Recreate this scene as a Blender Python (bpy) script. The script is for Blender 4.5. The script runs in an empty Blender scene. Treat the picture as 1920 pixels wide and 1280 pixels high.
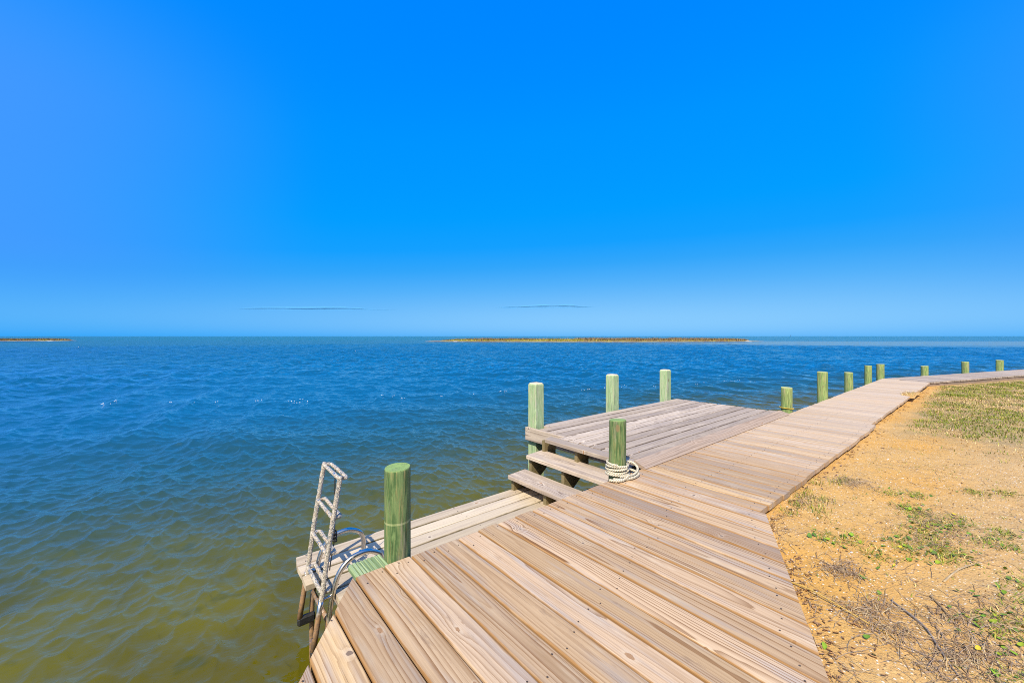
import bpy, math, random
import numpy as np
random.seed(7); rng = np.random.default_rng(11)
C = bpy.context.scene.collection
R = math.radians
# World frame: x runs along the boardwalk, y points out over the water, z up; boardwalk top = 0.
ZW = -0.85                      # water level
CAM_H = 1.2
VIEW = (0.6360028, 0.7716868)   # heading of the camera on the ground plane
SUN_TO = np.array([-0.866, -0.5])   # horizontal direction towards the sun
SUN_EL = R(47)

# ------------------------------------------------------------------ helpers: objects
def tag(o, label=None, cat=None, group=None, kind=None):
    if label: o['label'] = label
    if cat: o['category'] = cat
    if group: o['group'] = group
    if kind: o['kind'] = kind
    return o

def empty(name, loc, label, cat, group=None):
    o = bpy.data.objects.new(name, None); C.objects.link(o)
    o.location = loc; o.empty_display_size = .1
    return tag(o, label, cat, group)

def link(name, me, parent=None):
    o = bpy.data.objects.new(name, me); C.objects.link(o)
    if parent is not None:
        o.parent = parent
        o.matrix_parent_inverse = parent_inverse(parent)
    return o

def parent_inverse(p):
    from mathutils import Matrix
    return Matrix.Translation(p.location).inverted()

class MB:
    """mesh builder in world coordinates, with grain coordinates (wc) and board randoms (pr)"""
    def __init__(s): s.v = []; s.f = []; s.w = []; s.p = []; s.m = []
    def add(s, verts, faces, wc=None, pr=(0.5, 0.5, 0.5), mat=0):
        b = len(s.v); s.v.extend([tuple(map(float, q)) for q in verts])
        s.f.extend([tuple(b + i for i in f) for f in faces]); s.m.extend([mat] * len(faces))
        s.w.extend([tuple(map(float, q)) for q in (verts if wc is None else wc)])
        s.p.extend([tuple(pr)] * len(verts))
    def build(s, name, mats, parent=None, smooth=False):
        me = bpy.data.meshes.new(name); me.from_pydata(s.v, [], s.f)
        if not isinstance(mats, (list, tuple)): mats = [mats]
        for m in mats: me.materials.append(m)
        me.polygons.foreach_set('material_index', s.m)
        a = me.attributes.new('wc', 'FLOAT_VECTOR', 'POINT'); a.data.foreach_set('vector', np.array(s.w, 'f').ravel())
        a = me.attributes.new('pr', 'FLOAT_VECTOR', 'POINT'); a.data.foreach_set('vector', np.array(s.p, 'f').ravel())
        if smooth: me.polygons.foreach_set('use_smooth', [True] * len(me.polygons))
        me.update()
        return link(name, me, parent)

def rnd3(): return (random.random(), random.random(), random.random())

def plank(mb, o, along, across, w, th, ends, pr=None, seg=8, warp=.0015, r=.005, mat=0, up=(0, 0, 1)):
    """board: o = point on its top centre line at s=0; ends = (s0 at -w/2, s0 at +w/2, s1 at -w/2, s1 at +w/2)"""
    along = np.array(along, float); across = np.array(across, float); up = np.array(up, float); o = np.array(o, float)
    pr = pr or rnd3(); off = 41.0 * random.random() + 3 * len(mb.v) % 97
    h = w / 2
    prof = [(-h, -th), (-h, -r), (-h + .3 * r, -.3 * r), (-h + r, 0), (-h * .4, .0008), (h * .4, .0008), (h - r, 0), (h - .3 * r, -.3 * r), (h, -r), (h, -th)]
    a, b, c, d = ends; k = len(prof)
    bow = random.uniform(-warp, warp) ; tw = random.uniform(-warp, warp) ; sb = random.uniform(-warp, warp)
    V = []; W = []
    for i in range(seg + 1):
        x = i / seg
        for t, n in prof:
            q = (t / w + .5)
            s0 = a + (b - a) * q; s1 = c + (d - c) * q
            s = s0 + (s1 - s0) * x
            nn = n + bow * math.sin(x * 3.1) + tw * (t / h) * (x - .5) + sb * .6 * math.sin(x * 7 + pr[0] * 9)
            tt = t + sb * math.sin(x * 4 + pr[1] * 6) * .8
            V.append(o + along * s + across * tt + up * nn); W.append((s + off, t, n))
    F = []
    for i in range(seg):
        for j in range(k):
            j2 = (j + 1) % k
            F.append((i * k + j, i * k + j2, (i + 1) * k + j2, (i + 1) * k + j))
    F.append(tuple(range(k - 1, -1, -1))); F.append(tuple(seg * k + j for j in range(k)))
    if np.dot(np.cross(along, across), up) < 0: F = [f[::-1] for f in F]
    mb.add(V, [f[::-1] for f in F], W, pr, mat)

def screw(mb, p, r=.0042, mat=1):
    V = [(p[0] + r * math.cos(a), p[1] + r * math.sin(a), p[2] + .0018) for a in np.linspace(0, 2 * math.pi, 7)[:-1]]
    mb.add(V, [(0, 1, 2, 3, 4, 5)], mat=mat)

def box(mb, lo, hi, grain=0, pr=None, mat=0, bev=.004):
    """bevelled box, grain along axis 0/1/2"""
    lo = np.array(lo, float); hi = np.array(hi, float); ax = [np.eye(3)[i] for i in range(3)]
    al = ax[grain]; ac = ax[(grain + 1) % 3]; up = ax[(grain + 2) % 3]
    size = hi - lo; c = (lo + hi) / 2
    L = size[grain]; w = size[(grain + 1) % 3]; th = size[(grain + 2) % 3]
    pr = pr or rnd3(); off = 53 * random.random()
    prof = []
    for sx, sy in ((-1, -1), (1, -1), (1, 1), (-1, 1)):
        x, y = sx * w / 2, sy * th / 2
        pts = [(x, y - sy * bev), (x - sx * bev, y)]
        if (sx, sy) in ((1, -1), (-1, 1)): pts = pts[::-1]
        prof += pts
    V = []; W = []; k = 8
    ss = [-L / 2, -L / 2 + bev, L / 2 - bev, L / 2]
    for i, s in enumerate(ss):
        sc = 1.0 if i in (1, 2) else 0.0
        for x, y in prof:
            x2 = x - (0 if sc else math.copysign(bev * .7, x)); y2 = y - (0 if sc else math.copysign(bev * .7, y))
            V.append(c + al * s + ac * x2 + up * y2); W.append((s + off, x, y))
    F = []
    for i in range(3):
        for j in range(k):
            j2 = (j + 1) % k; F.append((i * k + j, i * k + j2, (i + 1) * k + j2, (i + 1) * k + j))
    F.append(tuple(range(k - 1, -1, -1))); F.append(tuple(3 * k + j for j in range(k)))
    mb.add(V, [f[::-1] for f in F], W, pr, mat)

def smooth_path(pts, n=6):
    P = [np.array(p, float) for p in pts]; out = []
    for i in range(len(P) - 1):
        p0 = P[max(i - 1, 0)]; p1 = P[i]; p2 = P[i + 1]; p3 = P[min(i + 2, len(P) - 1)]
        for j in range(n):
            t = j / n
            out.append(.5 * ((2 * p1) + (-p0 + p2) * t + (2 * p0 - 5 * p1 + 4 * p2 - p3) * t * t + (-p0 + 3 * p1 - 3 * p2 + p3) * t ** 3))
    out.append(P[-1]); return out

def tube(mb, path, r, seg=12, closed=False, jitter=0, mat=0, taper=None, pr=None):
    P = [np.array(p, float) for p in path]; n = len(P); V = []; W = []; ref = None; L = 0; pr = pr or rnd3()
    for i in range(n):
        a = P[i - 1] if (i > 0 or closed) else P[i]; b = P[(i + 1) % n] if (i < n - 1 or closed) else P[i]
        t = b - a; t = t / (np.linalg.norm(t) + 1e-9)
        if ref is None:
            ref = np.cross(t, (0, 0, 1.0))
            if np.linalg.norm(ref) < .1: ref = np.cross(t, (1.0, 0, 0))
        ref = ref - t * np.dot(ref, t); ref /= np.linalg.norm(ref); bi = np.cross(t, ref)
        if i: L += np.linalg.norm(P[i] - P[i - 1])
        rr = r if taper is None else r * (taper[0] + (taper[1] - taper[0]) * i / (n - 1))
        for j in range(seg):
            an = 2 * math.pi * j / seg; q = rr * (1 + (random.uniform(-jitter, jitter * 1.6) if jitter else 0))
            V.append(P[i] + q * (math.cos(an) * ref + math.sin(an) * bi)); W.append((L, an * r, 0))
    F = []
    for i in range(n if closed else n - 1):
        i2 = (i + 1) % n
        for j in range(seg):
            j2 = (j + 1) % seg; F.append((i * seg + j, i * seg + j2, i2 * seg + j2, i2 * seg + j))
    if not closed:
        F.append(tuple(range(seg - 1, -1, -1))); F.append(tuple((n - 1) * seg + j for j in range(seg)))
    mb.add(V, F, W, pr, mat)

def mesh_np(name, V, F, mat, parent=None, col=None, smooth=False):
    """big mesh from numpy: V (n,3), F (m,3|4)"""
    me = bpy.data.meshes.new(name); n, m, k = len(V), len(F), F.shape[1]
    me.vertices.add(n); me.vertices.foreach_set('co', np.asarray(V, 'f').ravel())
    me.loops.add(m * k); me.loops.foreach_set('vertex_index', np.asarray(F, 'i').ravel())
    me.polygons.add(m); me.polygons.foreach_set('loop_start', np.arange(0, m * k, k, dtype='i'))
    me.polygons.foreach_set('loop_total', np.full(m, k, 'i'))
    if smooth: me.polygons.foreach_set('use_smooth', np.ones(m, bool))
    if col is not None:
        a = me.attributes.new('col', 'FLOAT_COLOR', 'POINT')
        a.data.foreach_set('color', np.concatenate([col, np.ones((n, 1))], 1).astype('f').ravel())
    me.materials.append(mat); me.update(calc_edges=True); me.validate()
    return link(name, me, parent)

# ------------------------------------------------------------------ helpers: materials
class NT:
    def __init__(s, name):
        s.mat = bpy.data.materials.new(name); s.mat.use_nodes = True; s.t = s.mat.node_tree
        s.b = next(n for n in s.t.nodes if n.type == 'BSDF_PRINCIPLED')
    def n(s, kind, ins=None, **at):
        nd = s.t.nodes.new(kind)
        for k, v in at.items(): setattr(nd, k, v)
        for k, v in (ins or {}).items(): s.put(nd.inputs[k], v)
        return nd
    def put(s, sock, v):
        if isinstance(v, bpy.types.NodeSocket): s.t.links.new(v, sock)
        elif isinstance(v, bpy.types.Node): s.t.links.new(v.outputs[0], sock)
        else:
            if sock.type == 'RGBA' and len(v) == 3: v = (*v, 1)
            sock.default_value = v
    def m(s, op, a, b=0.0, c=0.0, clamp=False):
        nd = s.n('ShaderNodeMath', operation=op, use_clamp=clamp)
        for i, v in enumerate((a, b, c)): s.put(nd.inputs[i], v)
        return nd.outputs[0]
    def mix(s, f, a, b, blend='MIX'):
        nd = s.n('ShaderNodeMix', data_type='RGBA', blend_type=blend, clamp_factor=True)
        s.put(nd.inputs[0], f); s.put(nd.inputs[6], a); s.put(nd.inputs[7], b); return nd.outputs[2]
    def vec(s, x, y, z=0.0):
        nd = s.n('ShaderNodeCombineXYZ'); s.put(nd.inputs[0], x); s.put(nd.inputs[1], y); s.put(nd.inputs[2], z); return nd.outputs[0]
    def xyz(s, v):
        nd = s.n('ShaderNodeSeparateXYZ'); s.put(nd.inputs[0], v); return nd.outputs
    def noise(s, v, scale=1.0, detail=2.0, rough=.5, dist=0.0, out=0, dims='3D'):
        nd = s.n('ShaderNodeTexNoise', {'Vector': v, 'Scale': scale, 'Detail': detail, 'Roughness': rough, 'Distortion': dist}, noise_dimensions=dims)
        return nd.outputs[out]
    def ss(s, x, lo, hi, a=0.0, b=1.0):
        nd = s.n('ShaderNodeMapRange', interpolation_type='SMOOTHSTEP')
        for i, v in enumerate((x, lo, hi, a, b)): s.put(nd.inputs[i], v)
        return nd.outputs[0]
    def attr(s, name, out='Vector'):
        return s.n('ShaderNodeAttribute', attribute_name=name).outputs[out]
    def bump(s, h, strength=.3, dist=.01, normal=None):
        nd = s.n('ShaderNodeBump', {'Height': h, 'Strength': strength, 'Distance': dist})
        if normal is not None: s.put(nd.inputs['Normal'], normal)
        return nd.outputs[0]
    def out(s, **k):
        for key, v in k.items():
            s.put(s.b.inputs[key.replace('_', ' ')], v)
        return s.mat

def wood(name, tints, grey, grey_amt, dark, ring_w=.0080, contrast=.9, edge=None, edge_col=(.34, .19, .08), half=.068, rough=.75, knots=.46, pale=(.7, .62, .52), bleach=0.0):
    N = NT(name); x, y, z = N.xyz(N.attr('wc')); r1, r2, r3 = N.xyz(N.attr('pr'))
    seed = N.m('MULTIPLY', r1, 60.0)
    nA = N.m('SUBTRACT', N.noise(N.vec(N.m('MULTIPLY', x, .9), N.m('MULTIPLY', y, 7.0), seed), 1, 2), .5)
    nB = N.m('SUBTRACT', N.noise(N.vec(N.m('MULTIPLY', x, .75), seed, 3.3), 1, 1.5), .5)
    yc = N.m('MULTIPLY', N.m('SUBTRACT', r2, .5), .19)
    zc = N.m('ADD', N.m('ADD', .012, N.m('MULTIPLY', r3, .07)), N.m('MULTIPLY', nB, .085))
    dy = N.m('ADD', N.m('SUBTRACT', y, yc), N.m('MULTIPLY', nA, .028))
    zz = N.m('SUBTRACT', zc, z)
    Rr = N.m('SQRT', N.m('ADD', N.m('MULTIPLY', dy, dy), N.m('MULTIPLY', zz, zz)))
    # knots
    vx = N.m('MULTIPLY', x, 1.8); vy = N.m('ADD', N.m('MULTIPLY', y, 3.6), N.m('MULTIPLY', r3, 40.0))
    vo = N.n('ShaderNodeTexVoronoi', {'Vector': N.vec(vx, vy), 'Scale': 1.0, 'Randomness': 1.0}, voronoi_dimensions='2D', feature='F1')
    px, py, _ = N.xyz(vo.outputs['Position']); cr, cg, cb = N.xyz(vo.outputs['Color'])
    kx = N.m('MULTIPLY', N.m('SUBTRACT', vx, px), N.m('ADD', .22, N.m('MULTIPLY', cb, .45))); ky = N.m('MULTIPLY', N.m('SUBTRACT', vy, py), 1 / 3.6)
    kd = N.m('SQRT', N.m('ADD', N.m('MULTIPLY', kx, kx), N.m('MULTIPLY', ky, ky)))
    kd = N.m('ADD', kd, N.m('MULTIPLY', N.m('SUBTRACT', N.noise(N.vec(N.m('MULTIPLY', x, 60.0), N.m('MULTIPLY', y, 90.0), seed), 1, 2), .5), .012))
    on = N.m('GREATER_THAN', cr, knots)
    sz = N.m('ADD', .004, N.m('MULTIPLY', cg, .011))
    q = N.m('DIVIDE', kd, .034)
    g = N.m('MULTIPLY', on, N.m('POWER', 2.718, N.m('MULTIPLY', N.m('MULTIPLY', q, q), -1.0)))
    Rr = N.m('ADD', Rr, N.m('MULTIPLY', g, N.m('SUBTRACT', N.m('MULTIPLY', cb, .05), .018)))
    ph = N.m('ADD', N.m('DIVIDE', Rr, N.m('ADD', ring_w * .8, N.m('MULTIPLY', r1, ring_w * 1.3))), N.m('MULTIPLY', N.noise(N.vec(N.m('MULTIPLY', x, 2.0), N.m('MULTIPLY', y, 45.0), seed), 1, 3), .9))
    fr = N.m('FRACT', ph); ring = N.m('POWER', fr, 2.6)
    ring = N.m('MULTIPLY', ring, N.ss(fr, 1.0, .93))
    wn = N.n('ShaderNodeTexWhiteNoise', {'W': N.m('ADD', N.m('FLOOR', ph), seed)}, noise_dimensions='1D').outputs['Value']
    ring = N.m('MULTIPLY', ring, N.m('ADD', .18, N.m('MULTIPLY', wn, 1.0)))
    fib = N.noise(N.vec(N.m('MULTIPLY', x, 7.0), N.m('MULTIPLY', y, 420.0), seed), 1, 3, .6)
    broad = N.noise(N.vec(N.m('MULTIPLY', x, 1.3), N.m('MULTIPLY', y, 16.0), N.m('ADD', seed, 9.0)), 1, 3, .55)
    stain = N.noise(N.vec(N.m('MULTIPLY', x, 2.6), N.m('MULTIPLY', y, 9.0), N.m('ADD', seed, 21.0)), 1, 4, .6)
    ramp = N.n('ShaderNodeValToRGB', {'Fac': r1}); ramp.color_ramp.interpolation = 'LINEAR'
    el = ramp.color_ramp.elements
    while len(el) < len(tints): el.new(.5)
    for i, t in enumerate(tints): el[i].position = i / (len(tints) - 1); el[i].color = (*t, 1)
    col = ramp.outputs[0]
    col = N.mix(N.ss(broad, .45, .68, 0, grey_amt), col, grey)
    col = N.mix(N.ss(stain, .54, .74, 0, .65), col, pale)
    deep = N.noise(N.vec(N.m('MULTIPLY', x, .8), N.m('MULTIPLY', y, 22.0), N.m('ADD', seed, 33.0)), 1, 4, .62)
    col = N.mix(N.ss(deep, .52, .70, 0, .55), col, tuple(.45 * k + .4 * d for k, d in zip(tints[0], dark)))
    col = N.mix(1.0, col, N.n('ShaderNodeCombineColor', {0: N.m('ADD', .80, N.m('MULTIPLY', r3, .42)), 1: N.m('ADD', .785, N.m('MULTIPLY', r3, .44)), 2: N.m('ADD', .75, N.m('MULTIPLY', r3, .46))}).outputs[0], 'MULTIPLY')
    col = N.mix(N.m('MULTIPLY', ring, N.m('ADD', contrast * .75, N.m('MULTIPLY', r2, contrast * .95))), col, dark)
    col = N.mix(N.ss(fib, .36, .7, .22, 0), col, (dark[0] * .8, dark[1] * .8, dark[2] * .8))
    halo = N.m('MULTIPLY', on, N.ss(kd, N.m('MULTIPLY', sz, 2.4), N.m('MULTIPLY', sz, 1.1), 0, .28))
    col = N.mix(halo, col, pale)
    km = N.m('MULTIPLY', on, N.ss(kd, sz, N.m('MULTIPLY', sz, .75)))
    kcol = N.mix(N.ss(N.m('FRACT', N.m('DIVIDE', kd, .0032)), .3, .8), (.36, .19, .08), (.2, .095, .04))
    kcol = N.mix(N.ss(cb, .3, .7), kcol, (.12, .085, .07))
    col = N.mix(N.m('MULTIPLY', km, .8), col, kcol)
    blot = N.noise(N.vec(N.m('MULTIPLY', x, 3.1), N.m('MULTIPLY', y, 13.0), N.m('ADD', seed, 47.0)), 1, 5, .7)
    col = N.mix(N.ss(blot, .60, .72, 0, .5), col, tuple(.5 * k + .25 * g_ for k, g_ in zip(dark, grey)))
    # dark checks along the grain
    chk = N.noise(N.vec(N.m('MULTIPLY', x, 2.2), N.m('MULTIPLY', y, 190.0), N.m('ADD', seed, 5.0)), 1, 1)
    col = N.mix(N.ss(chk, .71, .79, 0, .55), col, (dark[0] * .35, dark[1] * .35, dark[2] * .35))
    if edge:
        ay = N.m('ADD', N.m('ABSOLUTE', y), N.m('MULTIPLY', N.m('SUBTRACT', stain, .5), .035))
        col = N.mix(N.ss(ay, half - .005, half + .002, 0, edge), col, edge_col)
    if bleach:      # the walkway beyond the landing is older and sun-bleached
        gx = N.xyz(N.n('ShaderNodeNewGeometry').outputs['Position'])[0]
        col = N.mix(N.m('MULTIPLY', N.ss(gx, 2.4, 7.5, 0, bleach), N.ss(broad, .25, .6, .7, 1)), col, (.66, .545, .415))
    h = N.m('ADD', N.m('MULTIPLY', ring, .5), N.m('MULTIPLY', fib, .5))
    h = N.m('SUBTRACT', h, N.ss(chk, .71, .79, 0, 1.2))
    return N.out(Base_Color=col, Roughness=rough, Normal=N.bump(h, .35, .0015), Specular_IOR_Level=.25)

M = {}
M['deck'] = wood('weathered_pine', [(.48, .315, .168), (.57, .405, .25), (.44, .315, .218), (.57, .39, .20), (.50, .365, .243), (.555, .383, .222)],
                 (.40, .335, .285), .85, (.215, .105, .038), bleach=.42, edge=.8, edge_col=(.30, .15, .045), pale=(.60, .49, .355))
M['grey'] = wood('greyed_pine', [(.50, .405, .315), (.55, .45, .355), (.43, .35, .28), (.52, .43, .345)], (.37, .31, .275), .75, (.19, .135, .10), contrast=.9, pale=(.72, .61, .49), edge=.7, edge_col=(.13, .09, .065), half=.067)
M['tread'] = wood('greyed_pine_step', [(.50, .405, .315), (.55, .45, .355), (.43, .35, .28), (.52, .43, .345)], (.37, .31, .275), .75, (.19, .135, .10), contrast=.9, pale=(.72, .61, .49))
M['pale'] = wood('bleached_pine', [(.60, .50, .36), (.66, .55, .41), (.54, .455, .345)], (.47, .385, .315), .6, (.27, .20, .13), contrast=.6, pale=(.74, .63, .48), edge=.85, edge_col=(.15, .115, .04), half=.0665)
M['brown'] = wood('brown_pine', [(.36, .275, .215), (.40, .30, .23)], (.33, .27, .23), .5, (.17, .105, .06), contrast=.7, pale=(.46, .37, .3))
M['greenwood'] = wood('green_treated_pine', [(.27, .36, .19), (.31, .40, .21)], (.34, .40, .26), .5, (.11, .18, .08), ring_w=.011, contrast=1.0, pale=(.5, .56, .36), knots=.9)

def flat(name, col, rough=.6, metal=0.0, var=.25, scale=40.0, bump=0.0):
    N = NT(name); co = N.n('ShaderNodeTexCoord').outputs['Object']
    n = N.noise(co, scale, 4, .6)
    c = N.mix(N.ss(n, .3, .7), tuple(k * (1 - var) for k in col), tuple(min(1, k * (1 + var)) for k in col))
    a = dict(Base_Color=c, Roughness=rough, Metallic=metal)
    if bump: a['Normal'] = N.bump(n, bump, .004)
    return N.out(**a)

M['screw'] = flat('rusty_screw', (.10, .065, .04), .6, .3)

def piling_mat(name, base, dark, tan, top, top_z_fade=.03):
    N = NT(name); co = N.n('ShaderNodeTexCoord').outputs['Object']; x, y, z = N.xyz(co)
    rd = N.n('ShaderNodeObjectInfo').outputs['Random']; sd = N.m('MULTIPLY', rd, 50.0)
    hor = lambda k, kz, o: N.vec(N.m('ADD', N.m('MULTIPLY', x, k), sd), N.m('MULTIPLY', y, k), N.m('ADD', N.m('MULTIPLY', z, kz), o))
    a = N.noise(hor(42, 4.5, 0), 1, 5, .65); b = N.noise(hor(95, 5.0, 5), 1, 4, .7); c = N.noise(hor(22, 7.0, 9), 1, 4, .6)
    chk = N.noise(hor(110, 2.6, 15), 1, 3); pat = N.noise(hor(20, 2.6, 31), 1, 5, .65)
    col = N.mix(N.ss(a, .42, .60), base, dark)
    col = N.mix(N.ss(b, .48, .68, 0, .8), col, tan)
    col = N.mix(N.ss(c, .58, .72, 0, .5), col, tuple(min(1, k * 1.5) for k in base))
    col = N.mix(N.ss(pat, .52, .66, 0, .65), col, tuple(.5 * b_ + .5 * t_ * .9 for b_, t_ in zip(tan, (sum(tan) / 3,) * 3)))
    col = N.mix(N.ss(chk, .61, .68, 0, .8), col, tuple(k * .35 for k in dark))
    ku = N.n('ShaderNodeTexVoronoi', {'Vector': hor(9, 5, 2), 'Scale': 1.0})
    col = N.mix(N.m('MULTIPLY', N.m('GREATER_THAN', N.xyz(ku.outputs['Color'])[0], .72), N.ss(ku.outputs['Distance'], .2, .12, 0, .75)), col, (.22, .15, .08))
    nz = N.xyz(N.n('ShaderNodeNewGeometry').outputs['True Normal'])[2]
    col = N.mix(N.m('MULTIPLY', N.ss(nz, .25, .6), N.ss(c, .3, .6, .6, 1)), col, top)
    return N.out(Base_Color=col, Roughness=.8, Normal=N.bump(N.m('SUBTRACT', b, N.ss(chk, .60, .68, 0, 1.0)), .5, .006), Specular_IOR_Level=.2)
M['piling'] = piling_mat('green_treated_piling', (.145, .215, .082), (.06, .115, .04), (.29, .26, .11), (.22, .33, .11))
M['pilingfar'] = piling_mat('green_treated_piling_yellowish', (.27, .36, .125), (.14, .22, .075), (.40, .34, .14), (.40, .42, .19))  # paler, yellower green of the far row
M['post'] = piling_mat('pale_green_post', (.36, .47, .26), (.26, .39, .19), (.50, .46, .30), (.64, .53, .38))

M['scuff'] = piling_mat('scuffed_band', (.30, .34, .16), (.20, .26, .10), (.36, .33, .18), (.3, .3, .2))

def metal_mat(name, rust, crust):
    N = NT(name); co = N.n('ShaderNodeTexCoord').outputs['Object']; x, y, z = N.xyz(N.n('ShaderNodeNewGeometry').outputs['Position'])
    a = N.noise(co, 42, 4, .7); b = N.noise(co, 110, 3, .65); c = N.noise(N.vec(N.m('MULTIPLY', x, 30), N.m('MULTIPLY', y, 30), N.m('MULTIPLY', z, 7)), 1, 3)
    col = (.64, .60, .54); met = 1.0; ro = .26
    low = N.ss(z, -.42, -.72, 0, rust)            # rust towards the waterline
    rm = N.ss(N.m('ADD', c, low), .62, .85, 0, .9)
    col = N.mix(rm, col, N.mix(N.ss(a, .4, .6), (.30, .15, .045), (.16, .085, .035)))
    m1 = N.m('SUBTRACT', 1.0, rm); rough = N.m('ADD', ro + (.18 if crust else 0), N.m('MULTIPLY', rm, .5))
    if crust:
        cm = N.ss(N.m('ADD', N.m('MULTIPLY', a, .65), N.m('MULTIPLY', b, .35)), .52 - crust * .1, .56 - crust * .1)
        cc = N.mix(N.ss(b, .35, .65), (.31, .25, .19), (.56, .51, .43)); cc = N.mix(N.ss(c, .55, .7, 0, .7), cc, (.38, .24, .12))
        col = N.mix(cm, col, cc); m1 = N.m('MULTIPLY', m1, N.m('SUBTRACT', 1.0, cm)); rough = N.m('ADD', rough, N.m('MULTIPLY', cm, .5), clamp=True)
        return N.out(Base_Color=col, Metallic=m1, Roughness=rough, Normal=N.bump(N.m('ADD', cm, N.m('MULTIPLY', b, .6)), .8, .006))
    return N.out(Base_Color=col, Metallic=m1, Roughness=rough)
M['chrome'] = metal_mat('stainless_tube', .55, 0)
M['rusty'] = metal_mat('rusted_tube', 1.1, 0)
M['crust'] = metal_mat('barnacled_tube', .35, .75)
M['rubber'] = flat('black_rubber', (.018, .018, .02), .5, 0, .4)
M['cord'] = flat('black_cord', (.012, .012, .014), .8)
M['boxgrey'] = flat('dark_grey_plastic', (.06, .065, .075), .45, 0, .3)
M['yrope'] = flat('yellow_cord', (.55, .36, .03), .8)

def rope_mat():
    N = NT('white_braided_rope'); x, y, z = N.xyz(N.attr('wc'))
    st = N.m('SINE', N.m('ADD', N.m('MULTIPLY', x, 330.0), N.m('MULTIPLY', y, 200.0)))
    n = N.noise(N.n('ShaderNodeTexCoord').outputs['Object'], 60, 3)
    col = N.mix(N.ss(st, -1, .6), (.38, .32, .21), (.72, .66, .52)); col = N.mix(N.ss(n, .5, .75, 0, .5), col, (.5, .42, .25))
    return N.out(Base_Color=col, Roughness=.9, Normal=N.bump(st, .6, .004))
M['rope'] = rope_mat()

def sand_mat(name='coarse_sand'):
    N = NT(name); P = N.n('ShaderNodeNewGeometry').outputs['Position']; x, y, z = N.xyz(P)
    big = N.noise(P, .9, 3); mid = N.noise(P, 7, 4, .6); fine = N.noise(P, 170, 3, .7); fine2 = N.noise(P, 60, 3, .65)
    col = N.mix(N.ss(big, .4, .62), (.61, .335, .078), (.58, .36, .125))
    # away from the boardwalk the sand is paler and greyer
    col = N.mix(N.ss(y, .55, -.1, 0, .6), col, (.52, .37, .19))
    col = N.mix(N.ss(mid, .5, .72, 0, .35), col, (.50, .32, .15))
    col = N.mix(N.ss(fine2, .35, .68, .35, 0), col, (.40, .20, .06))
    col = N.mix(N.ss(fine, .5, .72, 0, .4), col, (.80, .58, .30))
    col = N.mix(N.ss(fine, .46, .28, 0, .5), col, (.36, .18, .05))
    vo = N.n('ShaderNodeTexVoronoi', {'Vector': P, 'Scale': 75.0}); c0, c1, c2 = N.xyz(vo.outputs['Color'])
    g = N.ss(vo.outputs['Distance'], .42, .3)
    col = N.mix(N.m('MULTIPLY', g, N.m('GREATER_THAN', c0, .82)), col, (.72, .61, .46))
    col = N.mix(N.m('MULTIPLY', g, N.m('GREATER_THAN', c1, .86)), col, (.24, .14, .07))
    # soil and thatch under the lawn
    lawn = N.m('MULTIPLY', N.ss(N.m('ADD', x, N.m('MULTIPLY', N.m('SUBTRACT', mid, .5), 2.5)), 6.2, 8.2), N.ss(N.m('ADD', y, N.m('MULTIPLY', N.m('SUBTRACT', mid, .5), .5)), 1.0, .72))
    lawn = N.m('MULTIPLY', lawn, N.ss(N.noise(P, 3, 3), .3, .55, .35, .9))
    col = N.mix(lawn, col, N.mix(N.ss(fine2, .4, .6), (.27, .195, .09), (.40, .30, .155)))
    hgt = N.m('ADD', N.m('ADD', N.m('MULTIPLY', fine2, .6), N.m('MULTIPLY', mid, .8)), N.m('MULTIPLY', N.m('ADD', fine, N.m('MULTIPLY', g, .4)), .4))
    return N.out(Base_Color=col, Roughness=.95, Normal=N.bump(hgt, .8, .012), Specular_IOR_Level=.1)
M['sand'] = sand_mat()

def vcol_mat(name, rough=.7, trans=.0):
    N = NT(name); c = N.attr('col', 'Color')
    N.out(Base_Color=c, Roughness=rough, Specular_IOR_Level=.25)
    return N.mat
M['blade'] = vcol_mat('plant_matter')
M['shell'] = vcol_mat('shell_bits', .45)

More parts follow.
